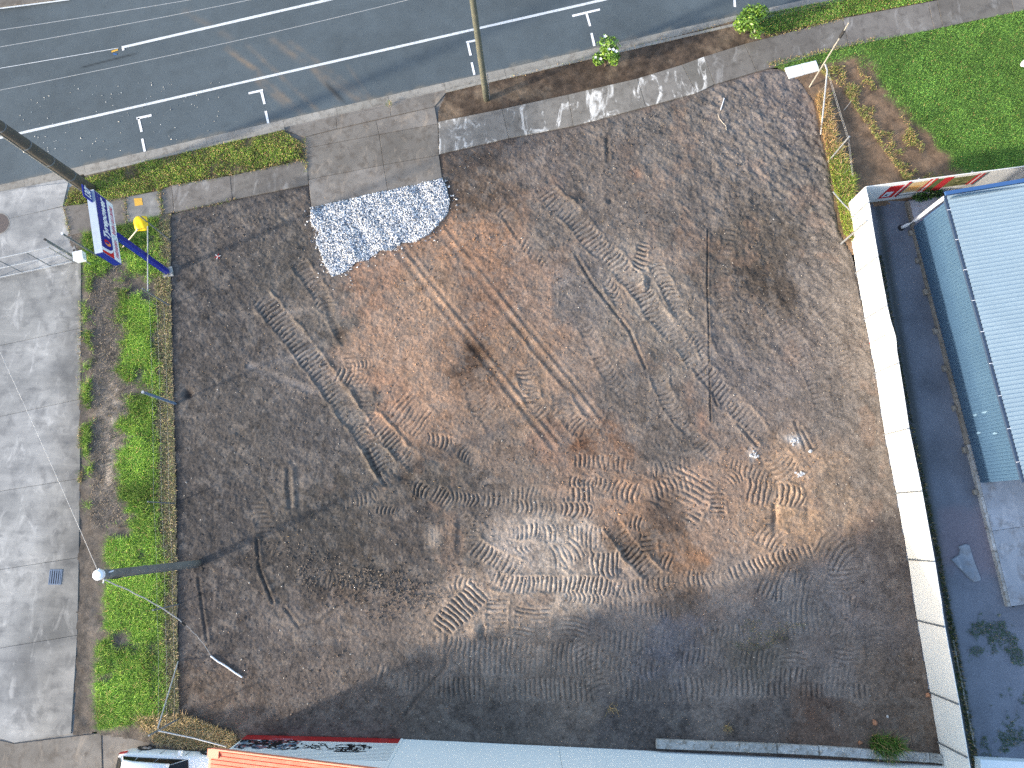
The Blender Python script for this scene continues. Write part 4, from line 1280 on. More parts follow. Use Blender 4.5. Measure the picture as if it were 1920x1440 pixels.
for l1, l2, lb in (((0, 165), (742, 0), 'nearest of three thin overhead wires above the street'), ((0, 81), (412, 0), 'middle of three thin overhead wires above the street'), ((0, 47), (262, 3), 'farthest of three thin overhead wires above the street')):
    a, b = pole_z_on_line(pa_base, pa_top, l1, l2), pole_z_on_line(pb_base, pb_top, l1, l2)
    pts = [a.lerp(b, k / 20) - Vector((0, 0, .25 * 4 * (k / 20) * (1 - k / 20))) for k in range(21)]
    tag(MB().tube(pts, .009, 5).build('overhead_wire', 'wire'), lb, 'wire', 'street wires')
w0 = pc_top - Vector((.1, -.1, .15))
w1 = P(-330, 0, 7.2)
pts = [w0.lerp(w1, k / 20) - Vector((0, 0, .5 * 4 * (k / 20) * (1 - k / 20))) for k in range(21)]
tag(MB().tube(pts, .007, 5).build('service_wire', 'wire'), 'pale wire running from the white-capped pole over the forecourt', 'wire')
ce = P(396, 1231, .05)
w0 = pc_top - Vector((-.05, .15, .2))
pts = [w0.lerp(ce, k / 30) - Vector((0, 0, 1.2 * 4 * (k / 30) * (1 - k / 30))) + Vector((.012 * math.sin(k * 2.1), .012 * math.cos(k * 1.7), 0)) for k in range(31)]
pts = [Vector((p.x, p.y, max(p.z, .04))) for p in pts]
dc = thing('drop_cable', ce, 'twisted cable dropping from the white-capped pole to the bare earth', 'cable')
MB().tube(pts[:18], .022, 6).build('bundle', 'wire', dc)
MB().tube(pts[17:], .012, 6).build('lead', 'wire', dc)
MB().tube([pts[17] - (pts[18] - pts[16]).normalized() * .2, pts[17] + (pts[18] - pts[16]).normalized() * .15], .05, 8).build('clamp', 'black', dc)
cp = [P(u, v, .045) for u, v in ((395, 1230), (408, 1240), (425, 1250), (440, 1261), (454, 1270))]
tag(MB().tube(cp, .035, 8).build('conduit_pipe', 'white_cap'), 'white plastic conduit lying on the earth at the cable end', 'pipe')

# shrubs ------------------------------------------------------------
def leaf_cloud(name, centres, n, size, base, parent, seed):
    rg = np.random.default_rng(seed)
    cs = np.array([(c[0], c[1], c[2]) for c in centres])
    rr = np.array([c[3] for c in centres])
    k = rg.integers(0, len(cs), n)
    d = rg.standard_normal((n, 3))
    d /= np.linalg.norm(d, axis=1)[:, None]
    p = cs[k] + d * (rr[k] * (.55 + .5 * rg.random(n)))[:, None]
    nrm = d + .8 * rg.standard_normal((n, 3)) + np.array([0, 0, .6])
    nrm /= np.linalg.norm(nrm, axis=1)[:, None]
    a = np.cross(nrm, rg.standard_normal((n, 3)))
    a /= np.linalg.norm(a, axis=1)[:, None]
    b = np.cross(nrm, a)
    s = (size * (.6 + .8 * rg.random(n)))[:, None]
    V3 = np.stack([p - a * s, p - b * s * .42 + nrm * s * .12, p + a * s, p + b * s * .42 + nrm * s * .12], 1).reshape(-1, 3)
    F = np.arange(n * 4).reshape(-1, 4)
    col = np.array(lin(*base)) * np.clip(1 + .4 * rg.standard_normal((n, 1)), .3, 2.2)
    col = np.where(rg.random((n, 1)) < .2, col * np.array([1.7, 1.35, .8]), col)
    return put(name, V3, F, 'leaf', parent, cols=np.repeat(col, 4, 0))


def shrub(base, label, seed, hh, rr, flowers):
    t = thing('flowering_shrub', base, label, 'shrub', 'street shrubs')
    b = Vector(base)
    rg = random.Random(seed)
    tr = MB()
    cents = []
    for k in range(7):
        a = rg.uniform(0, 6.28)
        q = rg.uniform(.1, .75) * rr
        top = b + Vector((math.cos(a) * q, math.sin(a) * q, hh * rg.uniform(.45, .95)))
        mid = b + Vector((math.cos(a) * q * .3, math.sin(a) * q * .3, hh * .3))
        tr.tube([b - Vector((0, 0, .05)), mid, top], [.035, .025, .01], 6)
        cents.append((top.x, top.y, top.z, rr * rg.uniform(.35, .6)))
    for k in range(5):
        a = rg.uniform(0, 6.28)
        cents.append((b.x + math.cos(a) * rr * .6, b.y + math.sin(a) * rr * .6, b.z + hh * rg.uniform(.3, .6), rr * .4))
    tr.build('trunk', 'bark', t, smooth=True)
    crn = leaf_cloud('crown', cents, 2600, .075, (84, 118, 40), t, seed)
    for k in range(flowers):
        c = cents[rg.randrange(len(cents))]
        p = Vector((c[0], c[1], c[2])) + Vector((rg.uniform(-1, 1), rg.uniform(-1, 1), 1)).normalized() * c[3]
        m = MB()
        for j in range(5):
            a = 6.283 * j / 5
            d = Vector((math.cos(a), math.sin(a), .25))
            s = Vector((-math.sin(a), math.cos(a), 0))
            m.add([p, p + d * .05 + s * .035, p + d * .10, p + d * .05 - s * .035], [(0, 1, 2, 3)])
        m.build('flower', 'flower', crn)
    return t


shrub(P(1134, 124, .03), 'white flowering shrub alone at the kerb above a T-shaped parking mark', 4, 1.75, .68, 9)
shrub(P(1398, 62, .03), 'leafy green shrub at the top edge where grass meets the earth bed', 9, 1.7, .85, 0)

# fallen white lid, sticks ------------------------------------------
wl = thing('pit_lid', P(1504, 129, 0), 'white two-piece lid lying in grass at the footpath edge', 'lid')
for pts in ([(1472, 127), (1501, 120), (1508, 139), (1481, 146)], [(1502, 119.5), (1530, 113), (1537, 131), (1509, 138.5)]):
    MB().prism(ccw([Vector(p) for p in pxpoly(pts, .10)]), .0, .10, .012).build('lid_half', 'lid_white', wl)
tag(MB().tube([P(1351, 206, .03), P(1358, 184, .05)], .022, 7).build('peg', 'white_cap'), 'short white peg lying near the top of the lot', 'peg')
tag(MB().tube([P(u, v, .03) for u, v in ((1346, 213), (1348, 221), (1354, 229), (1361, 236), (1362, 244))], .016, 6).build('root', 'wood_pale'), 'pale bent root below the white peg', 'root')
tag(MB().tube([P(u, v, .06) for u, v in ((1582, 207), (1592, 195), (1600, 183))], .015, 6).build('stick', 'wood_pale'), 'thin stick on the worn yard earth', 'stick')
ss = thing('survey_ribbon', P(408, 481, .02), 'red and white ribbon star pegged in dark soil below the footpath', 'marker')
for k in range(6):
    a = k * 1.047 + .3
    c0 = P(408, 481, .03)
    MB().box(c0 + Vector((math.cos(a), math.sin(a), .02)) * .075, Vector((math.cos(a), math.sin(a), 0)) * .075, Vector((-math.sin(a), math.cos(a), 0)) * .011, (0, 0, .006)).build('ribbon', 'sign_red' if k % 2 else 'white_cap', ss)
MB().tube([P(408, 481, 0) - Vector((0, 0, .05)), P(408, 481, 0) + Vector((0, 0, .07))], .02, 6).build('peg', 'wood_pale', ss)
wb = MB()
for k in range(5):
    c0 = P(1917, 120, .1) + Vector((rnd.uniform(-.12, .2), rnd.uniform(-.15, .15), 0))
    wb.tube([c0, c0 + Vector((rnd.uniform(-.1, .1), rnd.uniform(-.1, .1), .12)), c0 + Vector((rnd.uniform(-.1, .1), rnd.uniform(-.1, .1), .2))], [.09, .1, .04], 7)
tag(wb.build('litter', 'white_cap'), 'crumpled white litter on the lawn at the right edge', 'litter')

# ================================================================== PYLON SIGN
s_base = P(315, 511)
zb, zt = 4.62, 6.05
A, B = P(175.6, 355.6, zt), P(192.5, 472.5, zt)
sgn = thing('pylon_sign', s_base, 'tall blue and white pylon sign reading Tyrepower on a blue post', 'sign')
sx_ = (A - B)
SL = sx_.length
sx_.normalize()
UP = Vector((0, 0, 1))
sn = sx_.cross(UP)                      # face normal, towards the lot
o_s = Vector((B.x, B.y, zb))            # lower south corner of the face
SH = zt - zb
mid = o_s + sx_ * SL / 2 - sn * .12
pbase = Vector((s_base.x, s_base.y, 0))
MB().box((pbase + Vector((mid.x, mid.y, 0)) * 0 + Vector((0, 0, zb / 2))), sx_ * .11, sn * .11, UP * (zb / 2 + .05)).build('post', 'sign_blue', sgn)
MB().prism([(pbase + sx_ * a + sn * b).xy for a, b in ((-.25, -.25), (.25, -.25), (.25, .25), (-.25, .25))], -.05, .09, .02).build('footing', 'block', sgn)
TH = .30
cab = MB().box(o_s + sx_ * SL / 2 + UP * SH / 2 - sn * TH / 2, sx_ * SL / 2, sn * TH / 2, UP * SH / 2).build('cabinet', 'sign_blue', sgn)
MB().box(o_s + sx_ * SL / 2 + UP * (SH + .008) - sn * TH / 2, sx_ * (SL / 2 + .01), sn * (TH / 2 + .01), UP * .008).build('top_cover', 'sign_top', sgn)


def on_face(pts, off):
    return [o_s + sx_ * (x * SL) + UP * (y * SH) + sn * off for x, y in pts]


def face_poly(name, pts, off, mat):
    v = on_face(pts, off)
    return put(name, v, [tuple(range(len(v)))], mat, cab)


face_poly('face', [(.005, .01), (.995, .01), (.995, .99), (.005, .99)], .004, 'sign_white')
arc = [(.19 - .09 * math.cos(t), .72 - .34 * math.sin(t)) for t in np.linspace(0, math.pi / 2, 10)]
face_poly('blue_band', [(.10, .985)] + arc + [(.99, .38), (.99, .985)], .008, 'sign_blue')
arc2 = [(.165 - .115 * math.cos(t), .72 - .34 * math.sin(t)) for t in np.linspace(0.2, math.pi / 2, 8)]
face_poly('red_corner', [(.008, .985), (.045, .985)] + arc2[1:] + [(.008, .38)], .008, 'sign_red')
ring = []
for r_, nm, mt, a0, a1 in ((.075, 'swirl', 'sign_orange', 2.0, 5.2), (.075, 'swirl', 'sign_red', -1.1, 1.9)):
    o_, i_ = [], []
    for t in np.linspace(a0, a1, 14):
        w_ = .35 + .30 * math.sin((t - a0) / (a1 - a0) * math.pi)
        o_.append((.21 + r_ * .62 * math.cos(t), .66 + r_ * 2.3 * math.sin(t)))
        i_.append((.21 + r_ * .62 * (1 - w_) * math.cos(t), .66 + r_ * 2.3 * (1 - w_) * math.sin(t)))
    n_ = len(o_)
    v = on_face(o_ + i_, .012)
    put(nm, v, [(k, k + 1, n_ + k + 1, n_ + k) for k in range(n_ - 1)], mt, cab)


def lettering(txt, x, y, size, mat, parent, org, ex, ey, nrm, off, shear=.3, bold=.02, maxw=None, name='lettering'):
    cu = bpy.data.curves.new('txt', 'FONT')
    cu.body = txt
    cu.size = size
    cu.shear = shear
    cu.offset = bold
    cu.resolution_u = 3
    ob = bpy.data.objects.new('txt', cu)
    COL.objects.link(ob)
    dgr = bpy.context.evaluated_depsgraph_get()
    me = bpy.data.meshes.new_from_object(ob.evaluated_get(dgr))
    co = np.zeros(len(me.vertices) * 3)
    me.vertices.foreach_get('co', co)
    co = co.reshape(-1, 3)
    fs = [tuple(p.vertices) for p in me.polygons]
    bpy.data.objects.remove(ob)
    bpy.data.curves.remove(cu)
    bpy.data.meshes.remove(me)
    k = 1.0
    if maxw:
        k = maxw / (co[:, 0].max() - co[:, 0].min())
    vs = [org + ex * (x + p[0] * k) + ey * (y + p[1]) + nrm * off for p in co]
    return put(name, vs, fs, mat, parent)


lettering('Tyrepower', .28 * SL, .52 * SH, .56, 'sign_white', cab, o_s, sx_, UP, sn, .012, .25, .022, maxw=.66 * SL)
# small red italic strokes of the lower line (too fine to read in the photo)
mb = MB()
xx = .06
while xx < .92:
    if not (.335 < xx < .44):
        hgt = rnd.choice((.17, .17, .15))
        v = on_face([(xx, .10), (xx + .010, .10), (xx + .022, .10 + hgt), (xx + .012, .10 + hgt)], .012)
        mb.add(v, [(0, 1, 2, 3)])
        if rnd.random() < .5:
            y_ = .10 + hgt * rnd.choice((.45, .9, .06))
            v = on_face([(xx + .004, y_), (xx + .026, y_), (xx + .027, y_ + .03), (xx + .005, y_ + .03)], .0135)
            mb.add(v, [(0, 1, 2, 3)])
    xx += rnd.choice((.020, .024, .024, .034))
stuff(mb.build('small_lettering', 'sign_text_red', cab))
cir = [(.388 + .030 * math.cos(t), .18 + .11 * math.sin(t)) for t in np.linspace(0, 6.283, 20, endpoint=False)]
cir2 = [(.388 + .022 * math.cos(t), .18 + .08 * math.sin(t)) for t in np.linspace(0, 6.283, 20, endpoint=False)]
v = on_face(cir + cir2, .012)
put('small_emblem', v, [(k, (k + 1) % 20, 20 + (k + 1) % 20, 20 + k) for k in range(20)], 'sign_teal', cab)
# number tab on top, north end
t0 = o_s + sx_ * (SL * .80) + UP * (SH + .016) - sn * .12
TW, THH = SL * .185, .62
ntab = MB().box(t0 + sx_ * TW / 2 + UP * THH / 2, sx_ * TW / 2, sn * .02, UP * THH / 2).build('number_tab', 'sign_blue', sgn)
lettering('130', .04, .10, .60, 'sign_white', ntab, t0, sx_, UP, sn, .026, .15, .022, maxw=TW * .74)
lettering('+', TW * .80, .36, .22, 'sign_white', ntab, t0, sx_, UP, sn, .026, .2, .008)

# ================================================================== LEFT: pipe fences and gate
def post(parent, base, h, r, mat='galv', name='post', lean=(0, 0)):
    b = Vector(base)
    return MB().tube([b - Vector((0, 0, .08)), b + Vector((lean[0], lean[1], h))], r, 10).build(name, mat, parent, smooth=False)


gt = thing('pipe_gate', P(98, 500, .03), 'galvanised pipe gate of three rails reaching in from the left edge', 'gate')
g_a, g_b = P(152, 489, .03), P(-160, 557, .03)
gd = (g_b - g_a).normalized()
gl = (g_b - g_a).length
for z in (.12, 1.0, 1.95):
    a = g_a + gd * .35 + Vector((0, 0, z))
    MB().tube([a, g_a + gd * gl + Vector((0, 0, z))], .028, 8).build('rail', 'galv', gt)
for u, v in ((98, 500), (45, 513), (-20, 527), (-90, 542)):
    p = P(u, v, .03)
    s = (p - g_a).dot(gd)
    p = g_a + gd * s
    MB().tube([p + Vector((0, 0, .12)), p + Vector((0, 0, 1.95))], .022, 8).build('upright', 'galv_dark', gt)
MB().tube([g_a + gd * .35 + Vector((0, 0, .08)), g_a + gd * .35 + Vector((0, 0, 2.0))], .03, 8).build('upright', 'galv', gt)
t = thing('gate_post', P(148, 487, .02), 'tall steel post hinged beside the pipe gate', 'post')
post(t, P(148, 487, .02), 2.6, .05, 'galv_dark', 'shaft')
post(t, P(147, 489, .02), 2.45, .022, 'galv', 'drop_bolt')
MB().tube([P(148, 487, .02) + Vector((0, 0, 2.58)), P(148, 487, .02) + Vector((0, 0, 2.64))], .055, 10).build('cap', 'black', t)
t = thing('gate_post', P(186, 482, .02), 'grey pipe post in the grass behind the big sign', 'post')
post(t, P(186, 482, .02), 2.95, .045, 'galv_dark', 'shaft')
MB().tube([P(186, 482, .02) + Vector((0, 0, 2.93)), P(186, 482, .02) + Vector((0, 0, 2.99))], .05, 10).build('cap', 'white_cap', t)
t = thing('meter_box', P(164, 489, .02), 'white box on a short stand at the end of the pipe gate', 'box')
bx0 = P(147, 480, 1.0)
MB().box(bx0 + Vector((0, 0, -.12)), Vector((.21, .05, 0)), Vector((-.05, .21, 0)), (0, 0, .16)).build('cabinet', 'lid_white', t)
MB().box(bx0 + Vector((0, 0, .055)), Vector((.225, .054, 0)), Vector((-.054, .225, 0)), (0, 0, .014)).build('lid', 'lid_white', t)
MB().tube([Vector((bx0.x + .1, bx0.y - .1, -.05)), Vector((bx0.x + .1, bx0.y - .1, .8))], .04, 8).build('stand', 'galv', t)

lf = thing('wire_fence', P(320, 573), 'remains of a chain wire fence along the left edge of the lot', 'fence')
LP = [((318, 450), 2.85, .03), ((318, 573), 2.6, .034), ((328, 944), 2.5, .03), ((335, 1133), 2.35, .032), ((338, 1346), 2.75, .04)]
for (uv, hh, r_) in LP:
    post(lf, P(*uv), hh, r_, 'galv_dark')
a, b = P(277, 424, 2.45), P(277, 546, 2.3)
MB().tube([a, b], .026, 8).build('rail', 'galv', lf)
a, b = P(258, 430, 2.4), P(228, 466, .05)
MB().tube([a, b], .03, 8).build('brace', 'wood_pale', lf)
a, b = P(296, 1365, 2.2), P(334, 1240, .05)
MB().tube([a, b], .028, 8).build('brace', 'galv', lf)
a, b = P(297, 1370, 2.2), P(424, 1400, 2.1)
MB().tube([a, a.lerp(b, .5) - Vector((0, 0, .1)), b], .028, 8).build('rail', 'galv', lf)
for k, z in enumerate((.6, 1.3, 2.0)):
    pts = []
    for uv, hh, r_ in LP[1:]:
        p = P(*uv)
        pts.append(Vector((p.x, p.y, z)))
    fine = []
    for i in range(len(pts) - 1):
        for j in range(8):
            f = j / 8
            fine.append(pts[i].lerp(pts[i + 1], f) - Vector((0, 0, .10 * 4 * f * (1 - f))))
    MB().tube(fine + [pts[-1]], .0025, 4).build('strand', 'wire', lf)
bp = thing('bollard', P(329, 757), 'blue-grey steel post standing alone at the left lot edge', 'post')
post(bp, P(329, 757), 2.75, .062, 'steel_blue', 'shaft', (-.15, .06))
MB().tube([P(329, 757) + Vector((-.15, .06, 2.72)), P(329, 757) + Vector((-.15, .06, 2.78))], .066, 12).build('cap', 'galv', bp)
# yellow plastic board caught on the fence
yb = P(262, 417, 2.35)
ym_ = MB()
ang = R(8)
ex = Vector((math.cos(ang), math.sin(ang), -.10))
ey = Vector((-math.sin(ang), math.cos(ang), .12))
n_ = 8
vs, fs = [], []
for i in range(n_ + 1):
    for j in range(n_ + 1):
        x, y = i / n_ * 2 - 1, j / n_ * 2 - 1
        r_ = 1 - .10 * (abs(x * y)) ** 3
        vs.append(yb + ex * (x * .30 * r_) + ey * (y * .35 * r_) + Vector((0, 0, -.10 * (abs(x) ** 4 + abs(y) ** 4) + .015 * math.sin(5 * x + 3 * y))))
for i in range(n_):
    for j in range(n_):
        fs.append((i * (n_ + 1) + j, (i + 1) * (n_ + 1) + j, (i + 1) * (n_ + 1) + j + 1, i * (n_ + 1) + j + 1))
k = len(vs)
vs += [v - Vector((0, 0, .03)) for v in vs]
fs += [tuple(i + k for i in f[::-1]) for f in fs]
rim_i = [i * (n_ + 1) for i in range(n_ + 1)] + [n_ * (n_ + 1) + j for j in range(1, n_ + 1)] + [i * (n_ + 1) + n_ for i in range(n_ - 1, -1, -1)] + [j for j in range(n_ - 1, 0, -1)]
fs += [(rim_i[i], rim_i[i - 1], rim_i[i - 1] + k, rim_i[i] + k) for i in range(len(rim_i))]
tag(put('yellow_cover', vs, fs, 'yellow', smooth=True), 'bright yellow plastic cover hung on the fence corner right of the sign', 'cover')

# right-hand wire fence posts
rf = thing('wire_fence', P(1555, 300), 'bent pipe posts of a wire fence at the upper right lot edge', 'fence')
p1b, p1t = P(1518, 163), P(1592, 42, 4.4)
MB().tube([p1b - Vector((0, 0, .08)), p1t], [.04, .028], 10).build('post', 'weathered_wood', rf)
c1 = p1b.lerp(p1t, .84)
MB().tube([c1 - (p1t - p1b).normalized() * .22, c1 + (p1t - p1b).normalized() * .22], .075, 8).build('clamp', 'black', rf)
a, m_, b = P(1539, 252), P(1551, 132, 2.0), P(1547, 120, 2.1)
MB().tube([a, m_, b], .04, 8).build('brace', 'galv', rf)
post(rf, P(1553, 303), 2.4, .04, 'galv')
post(rf, P(1577, 457), 2.75, .045, 'galv')
MB().tube([P(1562, 360, .9), P(1580, 381, 1.3), P(1601, 401, 1.7), P(1610, 412, 1.9), P(1613, 427, 1.9)], .03, 8).build('bent_rail', 'galv', rf)
for z, off in ((2.2, 0), (1.9, 6)):
    MB().tube([P(1552 + off * .4, 138, z), P(1575 + off * .4, 215, z - .2), P(1590 + off * .4, 262, z - .3), P(1598 + off * .3, 330, z - .4)], .004, 4).build('strand', 'wire', rf)
for k in range(9):
    u0 = 1550 + k * 5
    v0 = 150 + k * 20
    MB().tube([P(u0, v0, 1.9), P(u0 + 2, v0 + 6, 1.0), P(u0 - 14, v0 + 22, .1)], .003, 4).build('mesh_wire', 'wire', rf)

# ================================================================== WHITE SHEET FENCE
wf = thing('sheet_fence', P(1662, 812), 'long white sheet metal fence along the right side of the lot', 'fence')
for i in range(len(FP) - 1):
    a, b = FP[i].copy(), FP[i + 1].copy()
    d = (b - a)
    d.z = 0
    L_ = d.length
    d.normalize()
    nrm = Vector((d.y, -d.x, 0)) * -1          # towards the passage
    if nrm.x < 0:
        nrm = -nrm
    nx, nz_ = 22, 12
    vs, fs = [], []
    dent = i == 3
    for side in (0, 1):
        for ix in range(nx + 1):
            for iz in range(nz_ + 1):
                fx, fz = ix / nx, iz / nz_
                off = .02 * float(fbm(np.array(fx * 3 + i * 7.0), np.array(fz * 2.0), 1.0, 600, 2)) * math.sin(math.pi * fx)
                if dent:
                    off += .10 * math.exp(-((fx - .62) / .22) ** 2) * fz ** 1.5 * (1 - fx) / .38
                    off += -.05 * math.exp(-((fx - .4) / .1) ** 2 - ((fz - .5) / .2) ** 2)
                if i == 2:
                    off += .05 * math.exp(-((fx - .2) / .1) ** 2 - ((fz - .4) / .2) ** 2)
                rib = -.012 if abs(fz - .36) < .02 or abs(fz - .70) < .02 else 0
                p = a + d * (L_ * (.004 + .992 * fx)) + nrm * (off + rib + (.03 if side else 0))
                z = (.02 + (FZ - .02) * fz) - (.06 * math.exp(-((fx - .62) / .2) ** 2) * fz if dent else 0)
                vs.append((p.x, p.y, z))
    nv = (nx + 1) * (nz_ + 1)
    for side in (0, 1):
        for ix in range(nx):
            for iz in range(nz_):
                q4 = [ix * (nz_ + 1) + iz, (ix + 1) * (nz_ + 1) + iz, (ix + 1) * (nz_ + 1) + iz + 1, ix * (nz_ + 1) + iz + 1]
                q4 = [k + side * nv for k in q4]
                fs.append(tuple(q4[::-1] if side == 0 else q4))
    for ix in range(nx):
        k0, k1 = ix * (nz_ + 1) + nz_, (ix + 1) * (nz_ + 1) + nz_
        fs.append((k0, k1, k1 + nv, k0 + nv))
    for ix in (0, nx):
        for iz in range(nz_):
            k0 = ix * (nz_ + 1) + iz
            fs.append((k0, k0 + 1, k0 + 1 + nv, k0 + nv))
    put('panel', vs, fs, 'fence_white', wf, smooth=False)
    if i >= 1:
        pb_ = Vector((a.x, a.y, 0)) - nrm * .05
        MB().tube([pb_ - Vector((0, 0, .1)), pb_ + Vector((0, 0, FZ + .02))], .034, 8).build('post', 'galv_dark' if i > 5 else 'galv', wf)  # shadowed lower posts take the darker pipe: shade put into the colour
ra, rb = P(1627, 632), P(1660, 616, 1.6)
dd = FP[4] - FP[3]
rp0 = FP[3].lerp(FP[4], .46)
MB().box(Vector((rp0.x - .06, rp0.y, .9)), (.010, 0, 0), (0, .014, 0), (0, 0, .80)).build('red_stake', 'sign_red', wf)

# painted fence across the top of the passage
mf = thing('mural_fence', P(1700, 376), 'white fence with red, tan and green painted panels behind the blue shed', 'fence')
MA, MBp = P(1624, 350, 2.0), P(1925, 311, 2.0)
md = (MBp - MA)
md.z = 0
ML = md.length
md.normalize()
mn = Vector((md.y, -md.x, 0))              # faces the camera foot (south)
ML2 = ML + 5
nP = 5
for i in range(nP):
    s0, s1 = ML2 * i / nP + .008, ML2 * (i + 1) / nP - .008
    c0 = Vector((MA.x, MA.y, 0)) + md * (s0 + s1) / 2
    MB().box(c0 + Vector((0, 0, 1.0)), md * (s1 - s0) / 2, mn * .02, (0, 0, 1.0)).build('panel', 'fence_white', mf)
    pp = Vector((MA.x, MA.y, 0)) + md * s1 - mn * .06
    MB().tube([pp - Vector((0, 0, .1)), pp + Vector((0, 0, 2.03))], .035, 8).build('post', 'galv_dark', mf)


def mural(pts, col, off):
    vs = [Vector((MA.x, MA.y, 0)) + md * s + Vector((0, 0, z)) + mn * off for s, z in pts]
    return put('painted_panel', vs, [tuple(range(len(vs)))], 'print', mf, cols=np.tile(np.array(lin(*col)), (len(vs), 1)))


def mrect(s0, s1, z0, z1, col, off, sk=0.0):
    mural([(s0, z0), (s1, z0), (s1 + sk, z1), (s0 + sk, z1)], col, off)


mrect(1.30, 2.05, .35, 1.70, (196, 40, 42), .024)
mrect(1.42, 1.80, .50, 1.05, (222, 226, 232), .028)
mrect(1.52, 1.64, .62, .80, (40, 48, 60), .032)
mrect(2.00, 2.08, .35, 1.95, (226, 220, 214), .028)
mrect(2.08, 2.20, .35, 1.95, (190, 40, 44), .0245)
mrect(2.20, 2.28, .3, 1.9, (84, 92, 98), .0265)
mrect(2.28, 3.10, .70, 1.80, (206, 178, 130), .024)
mrect(2.40, 2.90, .95, 1.40, (214, 162, 96), .028)
mrect(3.10, 3.22, .60, 1.95, (196, 46, 46), .0245)
mrect(3.22, 3.34, .60, 1.95, (232, 214, 208), .0265)
mrect(3.34, 3.46, .60, 1.95, (196, 46, 46), .0245)
mrect(3.46, 3.95, .55, 1.85, (92, 108, 66), .024)
mrect(3.80, 4.25, .50, 1.90, (190, 52, 56), .028)
mrect(4.25, 5.40, .75, 1.75, (116, 118, 76), .024)
for k in range(16):
    s = rnd.uniform(4.3, 5.3)
    z = rnd.uniform(.85, 1.6)
    mrect(s, s + rnd.uniform(.06, .22), z, z + rnd.uniform(.04, .10), rnd.choice(((196, 186, 140), (70, 84, 48), (150, 150, 100), (60, 60, 52))), .0285 + k * .0004)
mrect(5.40, 5.55, .70, 1.85, (190, 44, 46), .0245)
mrect(5.55, 5.66, .70, 1.85, (230, 210, 206), .0265)
mrect(5.66, 5.78, .70, 1.85, (190, 44, 46), .0245)
mrect(5.78, 5.92, .60, 1.92, (98, 112, 118), .0265)
mrect(2.2, 4.2, .42, .50, (110, 116, 118), .0295)
bs = thing('fence_shrub', P(1722, 372), 'small dark green bush at the foot of the painted fence', 'shrub')
b0 = P(1724, 374)
MB().tube([b0, b0 + Vector((.05, 0, .4))], [.03, .015], 6).build('trunk', 'bark', bs)
leaf_cloud('crown', [(b0.x - .2, b0.y, .3, .28), (b0.x + .25, b0.y + .1, .35, .3), (b0.x + .7, b0.y + .2, .3, .26)], 900, .06, (48, 82, 34), bs, 77)

# ================================================================== BLUE SHED
ZS = .25
WA, WB = P(1712, 425, ZS), P(1838, 905, ZS)
wd = (WA - WB)
wd.z = 0
WL = wd.length
wd.normalize()                           # from south end to north end
we = Vector((wd.y, -wd.x, 0))            # into the building (east)
EAVE = 3.35
sh = thing('blue_shed', Vector((WB.x, WB.y, 0)), 'blue corrugated steel shed with pale ribbed roof at the right edge', 'building')


def ribbed(o, ex, length, ey, depth, nrm, pitch, amp, name, mat, parent, thick=.0):
    """ribbed sheet: ribs repeat along ex and run along ey"""
    n = int(length / pitch)
    prof = []
    for i in range(n + 1):
        for fx, a in ((0, 0), (.18, 0), (.30, 1), (.52, 1), (.64, 0)):
            x = (i + fx) * pitch
            if x <= length:
                prof.append((x, a * amp))
    vs, fs = [], []
    for x, a in prof:
        vs.append(o + ex * x + nrm * a)
        vs.append(o + ex * x + nrm * a + ey * depth)
    for i in range(len(prof) - 1):
        fs.append((2 * i, 2 * i + 2, 2 * i + 3, 2 * i + 1))
    return put(name, vs, fs, mat, parent)


wo = Vector((WB.x, WB.y, ZS + .05))
ribbed(wo, wd, WL, UP, EAVE - ZS - .05, -we, .155, .034, 'wall', 'wall_blue', sh)
for (u_, v_) in ((1822, 778), (1838, 775), (1828, 812), (1858, 815)):
    s_ = (P(u_, v_, 1.5) - wo).dot(wd)
    zz = {1822: .9, 1830: 1.3, 1838: 1.6, 1828: .8, 1858: 1.9}[u_]
    pts_ = [wo + wd * (s_ + .07 * math.cos(t_) * rnd.uniform(.4, 1)) + UP * (zz + .20 * math.sin(t_) * rnd.uniform(.5, 1.2)) - we * .038 for t_ in np.linspace(0, 6.283, 11, endpoint=False)]
    put('lime_splash', pts_, [tuple(range(11))], 'lime', sh)
MB().box(wo + wd * WL / 2 + we * .06 + UP * (EAVE - ZS - .05) / 2, wd * WL / 2, we * .05, UP * (EAVE - ZS - .06) / 2).build('wall_core', 'trim_blue', sh)
nb = Vector((WA.x, WA.y, ZS + .05))
ribbed(nb, we, 14, UP, EAVE - ZS + .2, wd, .155, .022, 'end_wall', 'wall_blue', sh)
ribbed(wo, we, 14, UP, EAVE - ZS + .2, -wd, .155, .022, 'end_wall', 'wall_blue', sh)
PITCH = R(4.0)
re_ = (we * math.cos(PITCH) + UP * math.sin(PITCH))
rn_ = (UP * math.cos(PITCH) - we * math.sin(PITCH))
ro = Vector((WB.x, WB.y, EAVE)) - we * .10 - wd * .12
ribbed(ro, wd, WL + .30, re_, 16, rn_, .185, .035, 'roof', 'roof_pale', sh)
gut = MB().box(Vector((WB.x, WB.y, EAVE - .07)) - we * .15 + wd * WL / 2, wd * (WL / 2 + .15), we * .06, UP * .055).build('gutter', 'gutter', sh)
for k in range(9):
    c0 = Vector((WB.x, WB.y, EAVE - .005)) - we * .15 + wd * (.7 + k * (WL - 1.2) / 8)
    MB().box(c0, wd * .012, we * .075, UP * .008).build('gutter_clip', 'white_cap', gut)
MB().box(Vector((WA.x, WA.y, EAVE + .02)) + wd * .26 + re_ * 8 - we * .1, re_ * 8.05, wd * .085, rn_ * .05).build('barge_cap', 'trim_blue', sh)
dp0 = Vector((WA.x, WA.y, 0)) - we * .17 + wd * .10
